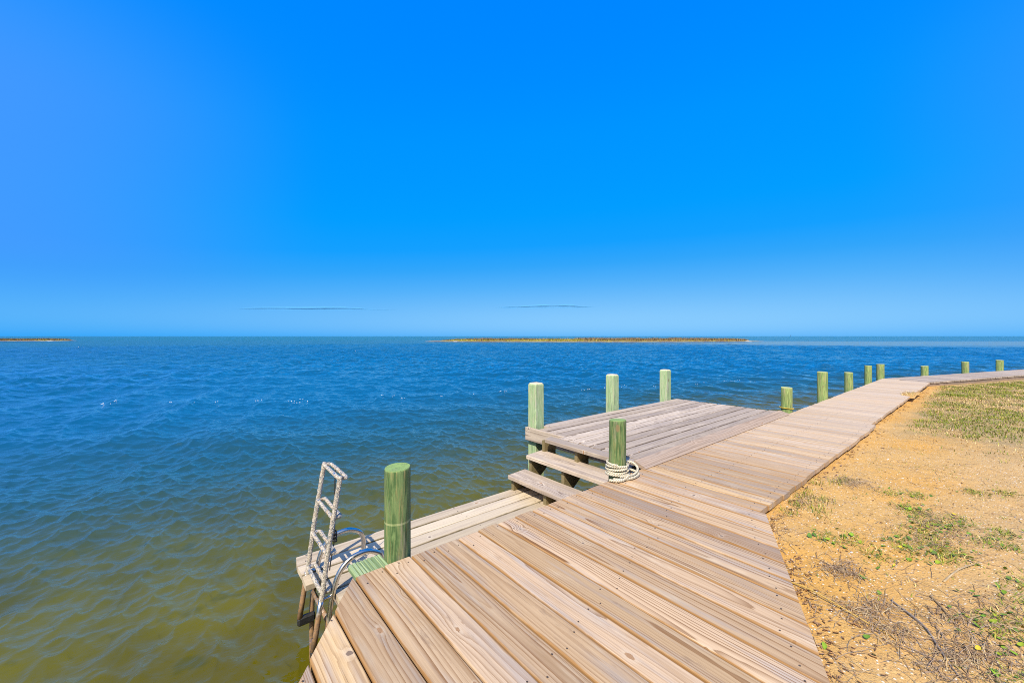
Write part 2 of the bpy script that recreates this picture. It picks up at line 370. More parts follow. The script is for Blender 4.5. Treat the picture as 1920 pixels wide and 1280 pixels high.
# ------------------------------------------------------------------ sky, sun, camera
w = bpy.data.worlds.new('World'); bpy.context.scene.world = w; w.use_nodes = True
t = w.node_tree; bg = t.nodes['Background']
sky = t.nodes.new('ShaderNodeTexSky'); sky.sky_type = 'NISHITA'; sky.sun_disc = False
sky.sun_elevation = SUN_EL; sky.sun_rotation = math.atan2(SUN_TO[0], SUN_TO[1]) % (2 * math.pi)
sky.air_density = 1.0; sky.dust_density = .35; sky.ozone_density = 2.0
SKY_K = .12
EXPO = .45
def lin(c): c = c / 255; return c / 12.92 if c <= .04045 else ((c + .055) / 1.055) ** 2.4
def sky_grade():
    """deep clear-sky blue: the Nishita radiance (green channel) drives the colour of the air"""
    N = NT.__new__(NT); N.t = t
    sep = N.n('ShaderNodeSeparateColor', {0: sky.outputs[0]})
    fac = N.m('MULTIPLY', sep.outputs[1], .04)
    rp = N.n('ShaderNodeValToRGB', {'Fac': fac}); el = rp.color_ramp.elements
    stops = [(ps * .4, c) for ps, c in ((.0, (0, 118, 246)), (.138, (0, 134, 255)), (.20, (0, 148, 255)), (.31, (2, 157, 255)), (.40, (20, 160, 255)), (.486, (50, 166, 251)), (.60, (84, 178, 251)), (.72, (112, 190, 252)), (.84, (134, 202, 254)), (1.0, (140, 204, 254)))] + [(.55, (205, 222, 244)), (.9, (250, 248, 246))]  # last stops whiten the unseen sky for a less blue fill
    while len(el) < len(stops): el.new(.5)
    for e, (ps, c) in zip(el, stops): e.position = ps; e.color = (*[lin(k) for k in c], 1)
    # violet tint painted into the sky colour, growing sideways from near the camera heading
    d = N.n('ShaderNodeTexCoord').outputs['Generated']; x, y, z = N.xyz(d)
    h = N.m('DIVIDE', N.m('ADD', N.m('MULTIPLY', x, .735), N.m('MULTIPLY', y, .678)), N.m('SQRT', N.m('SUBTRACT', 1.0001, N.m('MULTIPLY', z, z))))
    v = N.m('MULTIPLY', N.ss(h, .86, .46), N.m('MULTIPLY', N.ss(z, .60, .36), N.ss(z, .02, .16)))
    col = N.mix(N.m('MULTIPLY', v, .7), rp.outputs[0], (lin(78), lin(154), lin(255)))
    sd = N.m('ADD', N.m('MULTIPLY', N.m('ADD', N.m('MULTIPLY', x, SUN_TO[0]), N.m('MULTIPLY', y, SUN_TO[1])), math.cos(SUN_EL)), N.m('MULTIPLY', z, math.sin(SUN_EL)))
    col = N.mix(N.ss(sd, .50, .92, 0, .8), col, (lin(232), lin(236), lin(244)))   # unseen sky round the sun, behind the viewer, whitened to soften blue fill light
    k = 1 / (2 ** EXPO * SKY_K)
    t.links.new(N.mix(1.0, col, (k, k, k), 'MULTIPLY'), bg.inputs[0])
sky_grade()
bg.inputs[1].default_value = SKY_K

sl = bpy.data.lights.new('sun', 'SUN'); sl.energy = 4.7; sl.angle = R(.53); sl.color = (1, .91, .76)
so = bpy.data.objects.new('sun', sl); C.objects.link(so)
from mathutils import Vector
dv = Vector((-SUN_TO[0] * math.cos(SUN_EL), -SUN_TO[1] * math.cos(SUN_EL), -math.sin(SUN_EL)))
so.rotation_euler = dv.to_track_quat('-Z', 'Y').to_euler(); so.location = (-6, -4, 8)

cd = bpy.data.cameras.new('camera'); co = bpy.data.objects.new('camera', cd); C.objects.link(co)
cd.lens = 14.0; cd.sensor_width = 36; cd.clip_start = .05; cd.clip_end = 60000; cd.shift_y = -10 / 1920
co.location = (0, 0, CAM_H); co.rotation_euler = (R(90), 0, math.atan2(-VIEW[0], VIEW[1]))
bpy.context.scene.camera = co
bpy.context.scene.cycles.use_denoising = False      # keep the fine grain of wood, sand and ripples
bpy.context.scene.cycles.filter_width = 1.0
bpy.context.scene.cycles.caustics_reflective = False
vs = bpy.context.scene.view_settings; vs.view_transform = 'Standard'; vs.look = 'None'; vs.exposure = EXPO; vs.gamma = 1

# ------------------------------------------------------------------ water
def wave_set():
    W = []; g = np.random.default_rng(5)
    fx = np.array([VIEW[1], -VIEW[0]]); fy = np.array(VIEW)          # camera right / forward, only to orient the wind
    for i in range(150):
        lam = math.exp(g.uniform(math.log(.075), math.log(4.0)))
        if i % 5 < 3: ang = R(24) + g.normal(0, R(17))
        else: ang = R(82) + g.normal(0, R(24))
        d = fx * math.cos(ang) + fy * math.sin(ang)
        sl = .049 * (.6 if lam > 1.8 else 1.0) * g.uniform(.5, 1.3)
        W.append((lam, d[0], d[1], sl * lam / (2 * math.pi), g.uniform(0, 6.28)))
    return W
WAVES = wave_set()
def waves(x, y, spacing):
    gust = 1 + .35 * np.sin(x * .21 + 1.3 * np.sin(y * .13)) * np.sin(y * .17 + .7 + np.sin(x * .11))
    # calmer water close to the lee of the shore
    r = np.hypot(x, y); calm = .80 + .20 * np.clip((r - 2.5) / 9, 0, 1); lee = np.clip((r - 4) / 15, 0, 1)
    dx = np.zeros_like(x); dy = np.zeros_like(x); dz = np.zeros_like(x)
    for lam, ax, ay, amp, ph in WAVES:
        fade = np.clip((lam / np.maximum(spacing, 1e-6) - 2.2) / 1.6, 0, 1)
        k = 2 * math.pi / lam; th = k * (ax * x + ay * y) + ph
        a = amp * fade * gust * (calm if lam < .4 else calm * (.30 + .70 * lee))
        dz += a * np.cos(th); s = a * 1.05 * np.sin(th); dx -= ax * s; dy -= ay * s
    return dx, dy, dz

def depth_colour(N, P):
    """colour of the murky water body: olive shallows by the dock, blue-green channel, paler shoals far out"""
    x, y, z = N.xyz(P)
    n1 = N.noise(P, .35, 3); n2 = N.noise(P, 1.3, 3); n3 = N.noise(P, 2.6, 4)
    off = N.m('ADD', N.m('SUBTRACT', y, 2.0), N.m('MULTIPLY', N.m('MAXIMUM', N.m('SUBTRACT', x, 15.0), 0.0), .33))
    off = N.m('ADD', off, N.m('MULTIPLY', N.m('SUBTRACT', n1, .5), 2.5))
    shal = N.mix(N.ss(N.m('ADD', n1, N.m('MULTIPLY', N.m('SUBTRACT', n2, .5), .6)), .35, .65), (.090, .078, .004), (.132, .113, .001))
    shal = N.mix(N.ss(n3, .60, .72, 0, .5), shal, (.05, .055, .004))
    col = N.mix(N.ss(off, .8, 8.5), shal, (.022, .062, .040))
    col = N.mix(N.ss(off, 3.5, 16.0), col, (.005, .088, .182))
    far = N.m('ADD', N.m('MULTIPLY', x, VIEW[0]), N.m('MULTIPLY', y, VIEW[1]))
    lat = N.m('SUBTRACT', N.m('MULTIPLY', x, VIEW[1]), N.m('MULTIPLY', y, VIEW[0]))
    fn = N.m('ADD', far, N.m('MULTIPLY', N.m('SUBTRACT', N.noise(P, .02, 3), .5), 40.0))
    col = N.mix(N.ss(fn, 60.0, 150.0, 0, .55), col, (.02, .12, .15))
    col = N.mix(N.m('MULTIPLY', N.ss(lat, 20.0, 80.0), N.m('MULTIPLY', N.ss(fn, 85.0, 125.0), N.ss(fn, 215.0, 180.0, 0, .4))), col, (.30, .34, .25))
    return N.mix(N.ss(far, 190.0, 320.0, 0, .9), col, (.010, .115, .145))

def bed_mat():
    N = NT('murky_shallows'); P = N.n('ShaderNodeNewGeometry').outputs['Position']
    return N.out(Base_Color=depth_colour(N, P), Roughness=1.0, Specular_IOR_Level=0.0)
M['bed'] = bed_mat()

def water_mat():
    N = NT('bay_water'); P = N.n('ShaderNodeNewGeometry').outputs['Position']; x, y, z = N.xyz(P)
    far = N.m('ADD', N.m('MULTIPLY', x, VIEW[0]), N.m('MULTIPLY', y, VIEW[1]))
    m = N.n('ShaderNodeMapping', {'Vector': P, 'Rotation': (0, 0, R(-27)), 'Scale': (1, 2.2, 1)}).outputs[0]
    b1 = N.noise(m, 9, 2, .5); b2 = N.noise(m, 1.9, 2, .5); b3 = N.noise(m, .5, 2, .5); b4 = N.noise(m, .11, 2, .5)
    h = N.m('ADD', N.m('MULTIPLY', b4, N.ss(far, 25.0, 90.0, 0, 2.2)), N.m('ADD', N.m('MULTIPLY', b1, N.ss(far, 3.0, 14.0, .007, .016)), N.m('MULTIPLY', N.ss(far, 12.0, 36.0), N.m('ADD', N.m('MULTIPLY', b2, .14), N.m('MULTIPLY', b3, .55)))))
    nrm = N.bump(h, 1.0, 1.0)
    bk = N.n('ShaderNodeNewGeometry').outputs['Backfacing']   # same reflectance for light coming up from the bed
    fr = N.n('ShaderNodeFresnel', {'IOR': N.m('SUBTRACT', 1.31, N.m('MULTIPLY', bk, 1.31 - 1 / 1.31)), 'Normal': nrm}).outputs[0]
    gl = N.n('ShaderNodeBsdfGlossy', {'Color': (1, 1, 1), 'Roughness': N.ss(far, 3.0, 80.0, .02, .14), 'Normal': nrm})
    tr = N.n('ShaderNodeBsdfTransparent', {'Color': (1, 1, 1)})
    mx = N.n('ShaderNodeMixShader'); N.put(mx.inputs[0], fr); N.put(mx.inputs[1], tr.outputs[0]); N.put(mx.inputs[2], gl.outputs[0])
    o = next(n for n in N.t.nodes if n.type == 'OUTPUT_MATERIAL'); N.t.links.new(mx.outputs[0], o.inputs[0])
    return N.mat
M['water'] = water_mat()

def build_water():
    rs = [1.0]
    while rs[-1] < 110: rs.append(rs[-1] * 1.0036)
    while rs[-1] < 45000: rs.append(rs[-1] * 1.045)
    rs = np.array(rs); na = 1400
    head = math.atan2(VIEW[1], VIEW[0])
    an = head + np.linspace(R(-68), R(82), na)
    Rg, A = np.meshgrid(rs, an, indexing='ij')
    x = Rg * np.cos(A); y = Rg * np.sin(A)
    dx, dy, dz = waves(x, y, Rg * .0037)
    far = np.clip((240 - Rg) / 130, 0, 1)
    V = np.stack([x + dx * far, y + dy * far, ZW + dz * far], -1).reshape(-1, 3)
    i = np.arange((len(rs) - 1) * (na - 1)); a = i // (na - 1) * na + i % (na - 1)
    F = np.stack([a, a + na, a + na + 1, a + 1], 1)
    o = mesh_np('water', V, F, M['water'], smooth=True); tag(o, kind='structure')
    # the rest of the round, behind and beside the viewpoint, in coarser cells
    an2 = head + np.linspace(R(82), R(292), 160); rs2 = np.array([1.0 * 1.06 ** k for k in range(185)])
    Rg, A = np.meshgrid(rs2, an2, indexing='ij'); x = Rg * np.cos(A); y = Rg * np.sin(A)
    dx, dy, dz = waves(x, y, Rg * .06); n2 = len(an2)
    V = np.stack([x, y, ZW + dz], -1).reshape(-1, 3)
    i = np.arange((len(rs2) - 1) * (n2 - 1)); a = i // (n2 - 1) * n2 + i % (n2 - 1)
    F = np.stack([a, a + n2, a + n2 + 1, a + 1], 1)
    o = mesh_np('water', V, F, M['water'], smooth=True); tag(o, kind='structure')
build_water()
def build_bed():
    r = np.array([0.0, 20, 60, 150, 400, 1500, 6000, 45000]); an = np.linspace(0, 2 * math.pi, 97)[:-1]
    V = np.array([(q * math.cos(a), q * math.sin(a), ZW - .55) for q in r for a in an]); n = len(an)
    F = np.array([(i * n + j, (i + 1) * n + j, (i + 1) * n + (j + 1) % n, i * n + (j + 1) % n) for i in range(len(r) - 1) for j in range(n)])
    tag(mesh_np('seabed', V, F, M['bed']), kind='structure')
build_bed()

# line of small foam flecks on the crests over a bar
def foam():
    V = []; F = []
    pts = np.array([(-2.05, 17.3), (3.5, 13.0), (9.9, 10.75), (15.1, 8.45), (22, 6.2)])
    for k in range(80):
        f = random.random() * (len(pts) - 1); i = int(f); p = pts[i] + (pts[i + 1] - pts[i]) * (f - i)
        p = p + rng.normal(0, .22, 2); 
        x = np.array([p[0]]); y = np.array([p[1]]); dx, dy, dz = waves(x, y, np.hypot(x, y) * .0037)
        if dz[0] < .005: continue
        c = np.array([x[0] + dx[0], y[0] + dy[0], ZW + dz[0] + .012])
        for q in range(random.randint(1, 3)):
            cc = c + np.array([random.gauss(0, .07), random.gauss(0, .05), 0]); s = random.uniform(.004, .011); b = len(V)
            V.append(cc + (0, 0, .008))
            for j in range(6):
                a = j * math.pi / 3; V.append(cc + np.array([math.cos(a) * s * random.uniform(1, 2.4), math.sin(a) * s * random.uniform(.6, 1.2), -.006]))
            F += [(b, b + 1 + j, b + 1 + (j + 1) % 6) for j in range(6)]
    o = mesh_np('foam', np.array(V), np.array(F), flat('foam_white', (.72, .78, .8), .6))
    tag(o, 'thin broken line of white foam flecks on the wave crests', 'foam', kind='stuff')
foam()

# ------------------------------------------------------------------ ground (sand behind the bulkhead)
BX = np.array([-40, -6, .05, 1.2, 3.0, 15.0, 40, 200.0]); BY = np.array([-45, -7.2, .5, 1.3, 1.55, 1.55, -6.7, -59.0])
def vnoise(x, y, s, seed=0):
    g = np.random.default_rng(seed); T = g.random((64, 64)); x = np.asarray(x) * s; y = np.asarray(y) * s
    xi = np.floor(x).astype(int); yi = np.floor(y).astype(int); fx = x - xi; fy = y - yi
    fx = fx * fx * (3 - 2 * fx); fy = fy * fy * (3 - 2 * fy)
    a = T[xi % 64, yi % 64]; b = T[(xi + 1) % 64, yi % 64]; c = T[xi % 64, (yi + 1) % 64]; d = T[(xi + 1) % 64, (yi + 1) % 64]
    return (a * (1 - fx) + b * fx) * (1 - fy) + (c * (1 - fx) + d * fx) * fy
def edge_y(x):      # landward edge of the boardwalk
    x = np.asarray(x, float)
    e = np.where(x < 3.035, .986 + (x - 3.035) * .4763, np.where(x < 7.25, 1.02, np.where(x < 14.96, 1.09, 1.094 - (x - 14.96) * .338)))
    return e
def gz(x, y):
    x = np.asarray(x, float); y = np.asarray(y, float)
    base = np.interp(x, [0, 3, 6, 9, 13, 18, 30], [-.047, -.047, -.058, -.072, -.105, -.13, -.15])
    d = edge_y(x) - y
    z = base + .035 * (vnoise(x, y, .8, 1) - .5) + .02 * (vnoise(x, y, 3.1, 2) - .5) + .010 * (vnoise(x, y, 11, 3) - .5)
    z = z + .05 * np.clip((d - .5) / 4, 0, 1)
    z = np.where(d < .12, np.minimum(z, base + .004 - .0 * d), z)
    return np.where(d < -.02, np.minimum(z, -.07), z)
def build_ground():
    xs = np.concatenate([np.linspace(-30, -2, 30), np.arange(-1.8, 1.2, .06), np.arange(1.2, 5.5, .018), np.arange(5.5, 12, .05), np.arange(12, 30, .15), np.linspace(30.5, 190, 60)])
    ts = np.concatenate([np.arange(0, 2.6, .018), np.arange(2.6, 5, .06), np.geomspace(5, 160, 60)])
    X, T = np.meshgrid(xs, ts, indexing='ij'); Y = np.interp(X, BX, BY) - T
    Z = gz(X, Y); Z[:, 0] -= 1.3
    V = np.stack([X, Y, Z], -1).reshape(-1, 3); n = len(ts)
    i = np.arange((len(xs) - 1) * (n - 1)); a = i // (n - 1) * n + i % (n - 1)
    F = np.stack([a, a + 1, a + n + 1, a + n], 1)
    tag(mesh_np('ground', V, F, M['sand'], smooth=True), kind='structure')
build_ground()

# ------------------------------------------------------------------ boardwalk
PITCH = .1492; BW = .1412; TH = .038; OUT = 2.03
bw = empty('boardwalk', (3, 1.5, 0), 'long tan wooden boardwalk along the shore, bending right beyond the lawn', 'boardwalk')
A_, S_ = (0, 1, 0), (-1, 0, 0)
def left_end(u): return min(OUT, 2.037 + (u - .655) * 1.433)
def right_end(u): return .986 + (u - 3.035) * .4763
mb = MB(); k0 = .507
for k in range(-17, 17):
    u0 = k0 + k * PITCH; uc = u0 + PITCH / 2
    if uc > 3.03: break
    h = BW / 2; jl = random.uniform(-.006, .006)
    # across = -x, so -w/2 lies at larger x
    e = (right_end(uc + h), right_end(uc - h), left_end(uc + h) + jl, left_end(uc - h) + jl)
    plank(mb, (uc, 0, random.uniform(-.001, .001)), A_, S_, BW, TH, e, seg=12)
    for yj in (e[0] + .07, (e[0] + e[2]) / 2 + random.uniform(-.02, .02), e[2] - .08):
        for dx in (-.042, .042): screw(mb, (uc + dx + random.uniform(-.008, .008), yj + random.uniform(-.02, .02) + dx * .5, .0012))
mb.build('landing_decking', [M['deck'], M['screw']], bw)
mb = MB(); u = u0 if uc > 3.03 else u0 + PITCH
while u < 15.35:
    uc = u + PITCH / 2; rr = 1.02 if uc < 7.25 else 1.075
    rr += random.uniform(-.008, .008); ll = OUT + random.uniform(-.006, .006)
    hi = min(uc, 15.3)
    e0 = rr if uc < 14.96 else max(rr, 1.09 + (uc - 14.96) * 2.4)
    if e0 < ll - .05:
        plank(mb, (uc, 0, random.uniform(-.0015, .0015)), A_, S_, BW, TH, (e0, e0, ll, ll), seg=6)
        if u < 8:
            for yj in (rr + .07, 1.55, ll - .07):
                for dx in (-.042, .042): screw(mb, (uc + dx, yj + random.uniform(-.015, .015), .0012))
    u += PITCH
mb.build('walkway_decking', [M['deck'], M['screw']], bw)
# angled section running away to the right
dA = np.array([.950, -.3122, 0]); nA = np.array([.3122, .950, 0])
mb = MB(); s = -.25
P0 = np.array([14.99, 1.085, -.002])
while s < 42:
    q = P0 + dA * (s + PITCH / 2)
    lo = 0.0
    if s < .42: lo = max(0.0, (.42 - s) * 0 )
    # mitre against the straight section
    hi = .985
    c = q + nA * .985
    if s < .62: lo = 0.0
    st = random.uniform(-.006, .006)
    l0 = lo
    if s < .55:
        # start where the straight planks stop (x > 14.97 + ...)
        need = (14.985 + .4 * 0 - q[0]) / nA[0]
        l0 = max(l0, need)
        diag = ((q[1] - 1.09) - 2.4 * (q[0] - 14.96))   # > 0: still over the straight section
        if diag > 0: l0 = hi
        # leave the wedge already covered by the straight planks
        a = (2.4 * (q[0] + .012 - 14.96) - (q[1] - 1.09)) / (nA[1] - 2.4 * nA[0])
        hi2 = min(hi, max(a, 0)) if (nA[1] - 2.4 * nA[0]) > 0 else hi
        hi = hi2
    if hi - l0 > .06:
        plank(mb, (q[0], q[1], random.uniform(-.0015, .0015) - .002), nA, -dA, BW, TH, (l0 + st, l0 + st, hi + st, hi + st), seg=4)
    s += PITCH
mb.build('angled_decking', [M['grey'], M['screw']], bw)
mb = MB()
for x0, x1, y in ((2.95, 7.2, 1.06), (7.3, 14.9, 1.13)): box(mb, (x0, y, -.20), (x1, y + .04, -.042), 0)
for x0, x1 in ((.75, 8), (8.003, 15.3)): box(mb, (x0, 1.93, -.21), (x1, 1.968, -.042), 0)
q0 = P0 + nA * .04 - np.array([0, 0, .040]); plank(mb, q0, dA, nA, .04, .16, (0, 0, 42, 42), seg=4)
q0 = P0 + nA * .93 - np.array([0, 0, .040]); plank(mb, q0, dA, nA, .04, .16, (.3, .3, 42, 42), seg=4)
mb.build('edge_joist', M['brown'], bw)
mb = MB(); box(mb, (1.0, 1.86, -1.5), (15.2, 1.90, -.05), 0)
dg = np.array([.572, .82, 0]); plank(mb, (.60, 1.86, -.05), dg, (.82, -.572, 0), .04, 1.4, (-4, -4, 0, 0), seg=4)
q0 = P0 + nA * .86 - np.array([0, 0, .050]); plank(mb, q0, dA, nA, .04, 1.4, (.4, .4, 42, 42), seg=4)
mb.build('bulkhead', M['brown'], bw)
mb = MB(); box(mb, (.672, 2.036, -.045), (.848, 2.185, -.018), 1)
V = mb.v   # ridged sawn top
for i in range(9):
    x = .675 + i * .0192; box(mb, (x, 2.037, -.0185), (x + .014, 2.183, -.012 + random.uniform(-.001, .002)), 1, bev=.002)
mb.build('support_block', M['greenwood'], bw)

# ------------------------------------------------------------------ raised platform
pf = empty('raised_platform', (5.2, 2.9, 0), 'grey weathered platform one board above the walkway, between the square green posts', 'platform')
ZP = .045; mb = MB(); nb = 11; pit = (3.757 - 2.105) / nb
for i in range(nb):
    y = 2.105 + (i + .5) * pit; x0 = 3.278 if y < 3.22 else 3.405
    if i == nb - 1: x0 = 3.565
    x1 = 7.02 + random.uniform(-.012, .012) if i else 7.06
    cut = 4.9 + .7 * ((i * 7) % 3 - 1)
    wv = pit - .016
    plank(mb, (0, y, ZP + random.uniform(-.0015, .0015)), (1, 0, 0), (0, 1, 0), wv, TH, (x0, x0, x1, x1), seg=12, warp=.003)
    for xj in (x0 + .06, 4.3, 5.2, 6.1, 6.95):
        for d in (-.04, .04): screw(mb, (xj + random.uniform(-.01, .01), y + d, ZP + .001))
mb.build('decking', [M['grey'], M['screw']], pf)
mb = MB(); box(mb, (3.362, 2.12, -.118), (3.402, 3.815, ZP - .001), 1); o = mb.build('front_beam', M['tread'], pf)
mb = MB(); box(mb, (3.57, 3.715, -.15), (7.0, 3.752, ZP - TH - .003), 0); mb.build('side_beam', M['grey'], pf)
for x in (4.3, 5.2, 6.1, 6.95):
    mb = MB(); box(mb, (x, 2.12, -.14), (x + .038, 3.71, ZP - TH - .003), 1); mb.build('joist', M['brown'], pf)
mb = MB()
dn = np.array([0, .095, .041]); dn = dn / np.linalg.norm(dn); upv = np.array([0, -dn[2], dn[1]])
plank(mb, np.array([0, 2.052, .024]) + np.array([0, 0, .012]), (1, 0, 0), dn, .128, .034, (3.20, 3.20, 7.14, 7.08), up=upv, seg=10)
mb.build('ramp_board', M['brown'], pf)

# ------------------------------------------------------------------ steps and lower dock
st = empty('dock_steps', (3.0, 2.8, -.45), 'short open grey wooden steps from the low dock up to the platform', 'steps')
def tread(u0, u1, v0, v1, z):
    mb = MB(); wd = u1 - u0
    plank(mb, ((u0 + u1) / 2, 0, z), (0, 1, 0), (-1, 0, 0), wd, TH, (v0, v0, v1 - .0, v1 - .035), seg=10, r=.008, warp=.002)
    mb.build('tread', M['tread'], st)
tread(2.672, 2.952, 2.16, 3.345, -.285); tread(2.934, 3.226, 2.18, 3.345, -.12); tread(3.128, 3.272, 2.115, 3.25, ZP + .001)
def stringer(v):
    prof = [(2.722, -.448), (2.722, -.3245), (2.978, -.3245), (2.978, -.1595), (3.178, -.1595), (3.178, .005), (3.358, .005), (3.358, -.19), (3.02, -.448)]
    mb = MB(); n = len(prof)
    V = [(x, v - .02, z) for x, z in prof] + [(x, v + .02, z) for x, z in prof]
    W = [((x * .6 + z * .8), z * .6 - x * .5, 0) for x, z in prof] * 2
    F = [tuple(range(n)), tuple(range(2 * n - 1, n - 1, -1))] + [(i, i + n, (i + 1) % n + n, (i + 1) % n) for i in range(n)]
    mb.add(V, F, W, rnd3()); return mb.build('stringer', M['pale'], st)
for v in (3.292, 2.80, 2.26): stringer(v)

ld = empty('lower_dock', (1.7, 2.8, -.45), 'pale bleached low dock of long planks just above the water', 'dock')
mb = MB(); pit = .1475
for i in range(7):
    y = 3.335 - (i + .5) * pit
    plank(mb, (0, y, -.45 + random.uniform(-.001, .001)), (1, 0, 0), (0, 1, 0), pit - .018, .038, ((.625 if i < 3 else .752) + random.uniform(-.004, .004), (.628 if i < 3 else .752) + (.02 if i == 0 else 0), 2.93, 2.93), seg=14, warp=.003)
    for xj in (.70 if i < 3 else .80, 1.35, 2.0, 2.7):
        for d in (-.04, .04): screw(mb, (xj + random.uniform(-.012, .012), y + d, -.449), r=.005)
mb.build('decking', [M['pale'], M['screw']], ld)
mb = MB(); box(mb, (.79, 2.32, -.60), (.83, 3.258, -.491), 1); mb.build('end_beam', M['brown'], ld)
mb = MB(); box(mb, (.66, 3.262, -.56), (2.9, 3.30, -.491), 0); mb.build('side_beam', M['brown'], ld)
for x in (1.1, 2.6):
    mb = MB(); box(mb, (x, 3.12, -2.4), (x + .1, 3.22, -.491), 2); mb.build('support_post', M['greenwood'], ld)

# ------------------------------------------------------------------ pilings and posts
def piling(x, y, r, top, mat, label, group, tilt=(0, 0), bottom=-2.2, cap=False, band=False):
    mb = MB(); n = 36; V = []; F = []; zs = sorted(list(np.concatenate([np.linspace(bottom, top - .02, 26), [top - .006, top]])) + ([.182, .193] if band else []))
    g = np.random.default_rng(int(x * 100)); A = g.normal(0, 1, (5, 2)); P = g.uniform(0, 6.28, (5, 2))
    for i, z in enumerate(zs):
        rr = r * (1 + .04 * (top - z) / 2)
        if i == len(zs) - 1: rr *= .95
        if i == len(zs) - 2: rr *= .99
        for j in range(n):
            a = 2 * math.pi * j / n
            q = rr * (1 + sum(.011 * A[k, 0] * math.sin((k + 1) * a + P[k, 0] + z * A[k, 1] * 1.6) for k in range(5)))
            if cap and top - .11 > z > top - .16: q *= .97
            V.append((x + tilt[0] * (z - 0) + q * math.cos(a), y + tilt[1] * z + q * math.sin(a), z + (.004 * math.sin(a + P[0, 0]) if i >= len(zs) - 2 else 0)))
    m = len(zs)
    for i in range(m - 1):
        for j in range(n): F.append((i * n + j, i * n + (j + 1) % n, (i + 1) * n + (j + 1) % n, (i + 1) * n + j))
    # slightly dished sawn top
    b = (m - 1) * n; cx = len(V)
    V.append((x + tilt[0] * top, y + tilt[1] * top, top - .003)); F += [(b + j, b + (j + 1) % n, cx) for j in range(n)]
    mb.add(V, F)
    if band: mb.m = [1 if abs(sum(V[k][2] for k in f) / len(f) - .1875) < .003 else 0 for f in F]
    ob = mb.build('piling', [mat, M['scuff']], None, smooth=True)
    me = ob.data; 
    for p in me.polygons:
        if p.vertices[0] >= b and len(p.vertices) == 3: p.use_smooth = False
    me.transform(__import__('mathutils').Matrix.Translation((-x, -y, 0))); ob.location = (x, y, 0)
    return tag(ob, label, 'piling', group)
G1 = 'round green pilings along the boardwalk'
pn = piling(.912, 2.103, .069, .478, M['piling'], 'large round dark green piling nearest the viewer, right of the swim ladder', G1, band=True)
pr_ = piling(2.885, 2.075, .0715, .480, M['piling'], 'round green piling wrapped with white rope at its foot', G1, tilt=(.012, -.004))
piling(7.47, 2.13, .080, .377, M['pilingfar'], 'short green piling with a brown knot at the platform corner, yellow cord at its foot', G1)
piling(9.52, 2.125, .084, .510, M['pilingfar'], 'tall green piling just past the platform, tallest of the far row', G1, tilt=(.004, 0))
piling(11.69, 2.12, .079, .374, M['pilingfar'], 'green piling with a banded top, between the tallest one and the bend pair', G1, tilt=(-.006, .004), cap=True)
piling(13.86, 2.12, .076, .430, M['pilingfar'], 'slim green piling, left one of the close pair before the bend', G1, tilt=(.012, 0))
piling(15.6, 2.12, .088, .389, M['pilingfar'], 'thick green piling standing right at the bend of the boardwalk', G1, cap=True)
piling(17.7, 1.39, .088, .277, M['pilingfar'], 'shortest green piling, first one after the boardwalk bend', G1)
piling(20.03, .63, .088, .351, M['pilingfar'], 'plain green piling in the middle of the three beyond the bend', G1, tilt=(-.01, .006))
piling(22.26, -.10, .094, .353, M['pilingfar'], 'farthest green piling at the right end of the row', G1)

def square_post(x, y, top, label):
    mb = MB(); w_ = .0725; c = .006; prof = []
    for sx, sy in ((-1, -1), (1, -1), (1, 1), (-1, 1)):
        a = [(sx * w_, sy * (w_ - c)), (sx * (w_ - c), sy * w_)]
        prof += a if (sx, sy) in ((-1, -1), (1, 1)) else a[::-1]
    zs = list(np.linspace(-2.2, top - .03, 14)) + [top - .012, top]; sc = [1] * 14 + [.93, .72]
    V = [(p[0] * s_, p[1] * s_, z) for z, s_ in zip(zs, sc) for p in prof]; n = 8; F = []
    for i in range(len(zs) - 1):
        for j in range(n): F.append((i * n + j, i * n + (j + 1) % n, (i + 1) * n + (j + 1) % n, (i + 1) * n + j))
    F.append(tuple((len(zs) - 1) * n + j for j in range(n)))
    mb.add(V, F); o = mb.build('dock_post', M['post']); o.location = (x, y, 0)
    return tag(o, label, 'post', 'square pale green posts of the platform')
square_post(3.492, 3.752, .603, 'pale green square post at the near corner of the platform above the steps')
square_post(5.213, 3.84, .600, 'pale green square post in the middle of the platform\'s outer side')
square_post(6.80, 3.84, .590, 'pale green square post at the far end of the platform\'s outer side')

# ------------------------------------------------------------------ rope, yellow cord, box
mb = MB(); P = []; cx, cy = 2.885, 2.075
for i in range(5 * 26):
    a = i / 26 * 2 * math.pi; lvl = i / 26
    z = .004 + lvl * .0225 + .005 * math.sin(a * 1.3 + 1); rr = .0875 + .004 * math.sin(a * 2.7) + (.012 * (1 - lvl / 2) if lvl < 2 else 0)
    P.append((cx + rr * math.cos(a - 2.2), cy + rr * math.sin(a - 2.2), z))
tube(mb, P, .0106, 10)
# slack bights lying over the boards beside the piling
L = [(2.80, 1.985, .030), (2.90, 1.955, .024), (3.0, 1.96, .030), (3.075, 2.0, .05), (3.085, 2.06, .075), (3.03, 2.12, .085), (2.97, 2.12, .08)]
tube(mb, smooth_path(L, 7), .0106, 10)
L = [(2.74, 2.01, .017), (2.80, 1.955, .016), (2.91, 1.925, .016), (3.01, 1.945, .017), (3.05, 2.0, .018), (3.03, 2.05, .03), (2.98, 2.02, .05), (2.9, 1.98, .06)]
tube(mb, smooth_path(L, 7), .0106, 10)
L = [(2.70, 2.02, .016), (2.735, 1.965, .016), (2.79, 1.945, .017), (2.87, 1.94, .042)]
tube(mb, smooth_path(L, 7), .0106, 10)
tag(mb.build('mooring_rope', M['rope'], smooth=True), 'white braided rope coiled round the foot of a green piling', 'rope')
mb = MB(); cx, cy = 7.47, 2.13
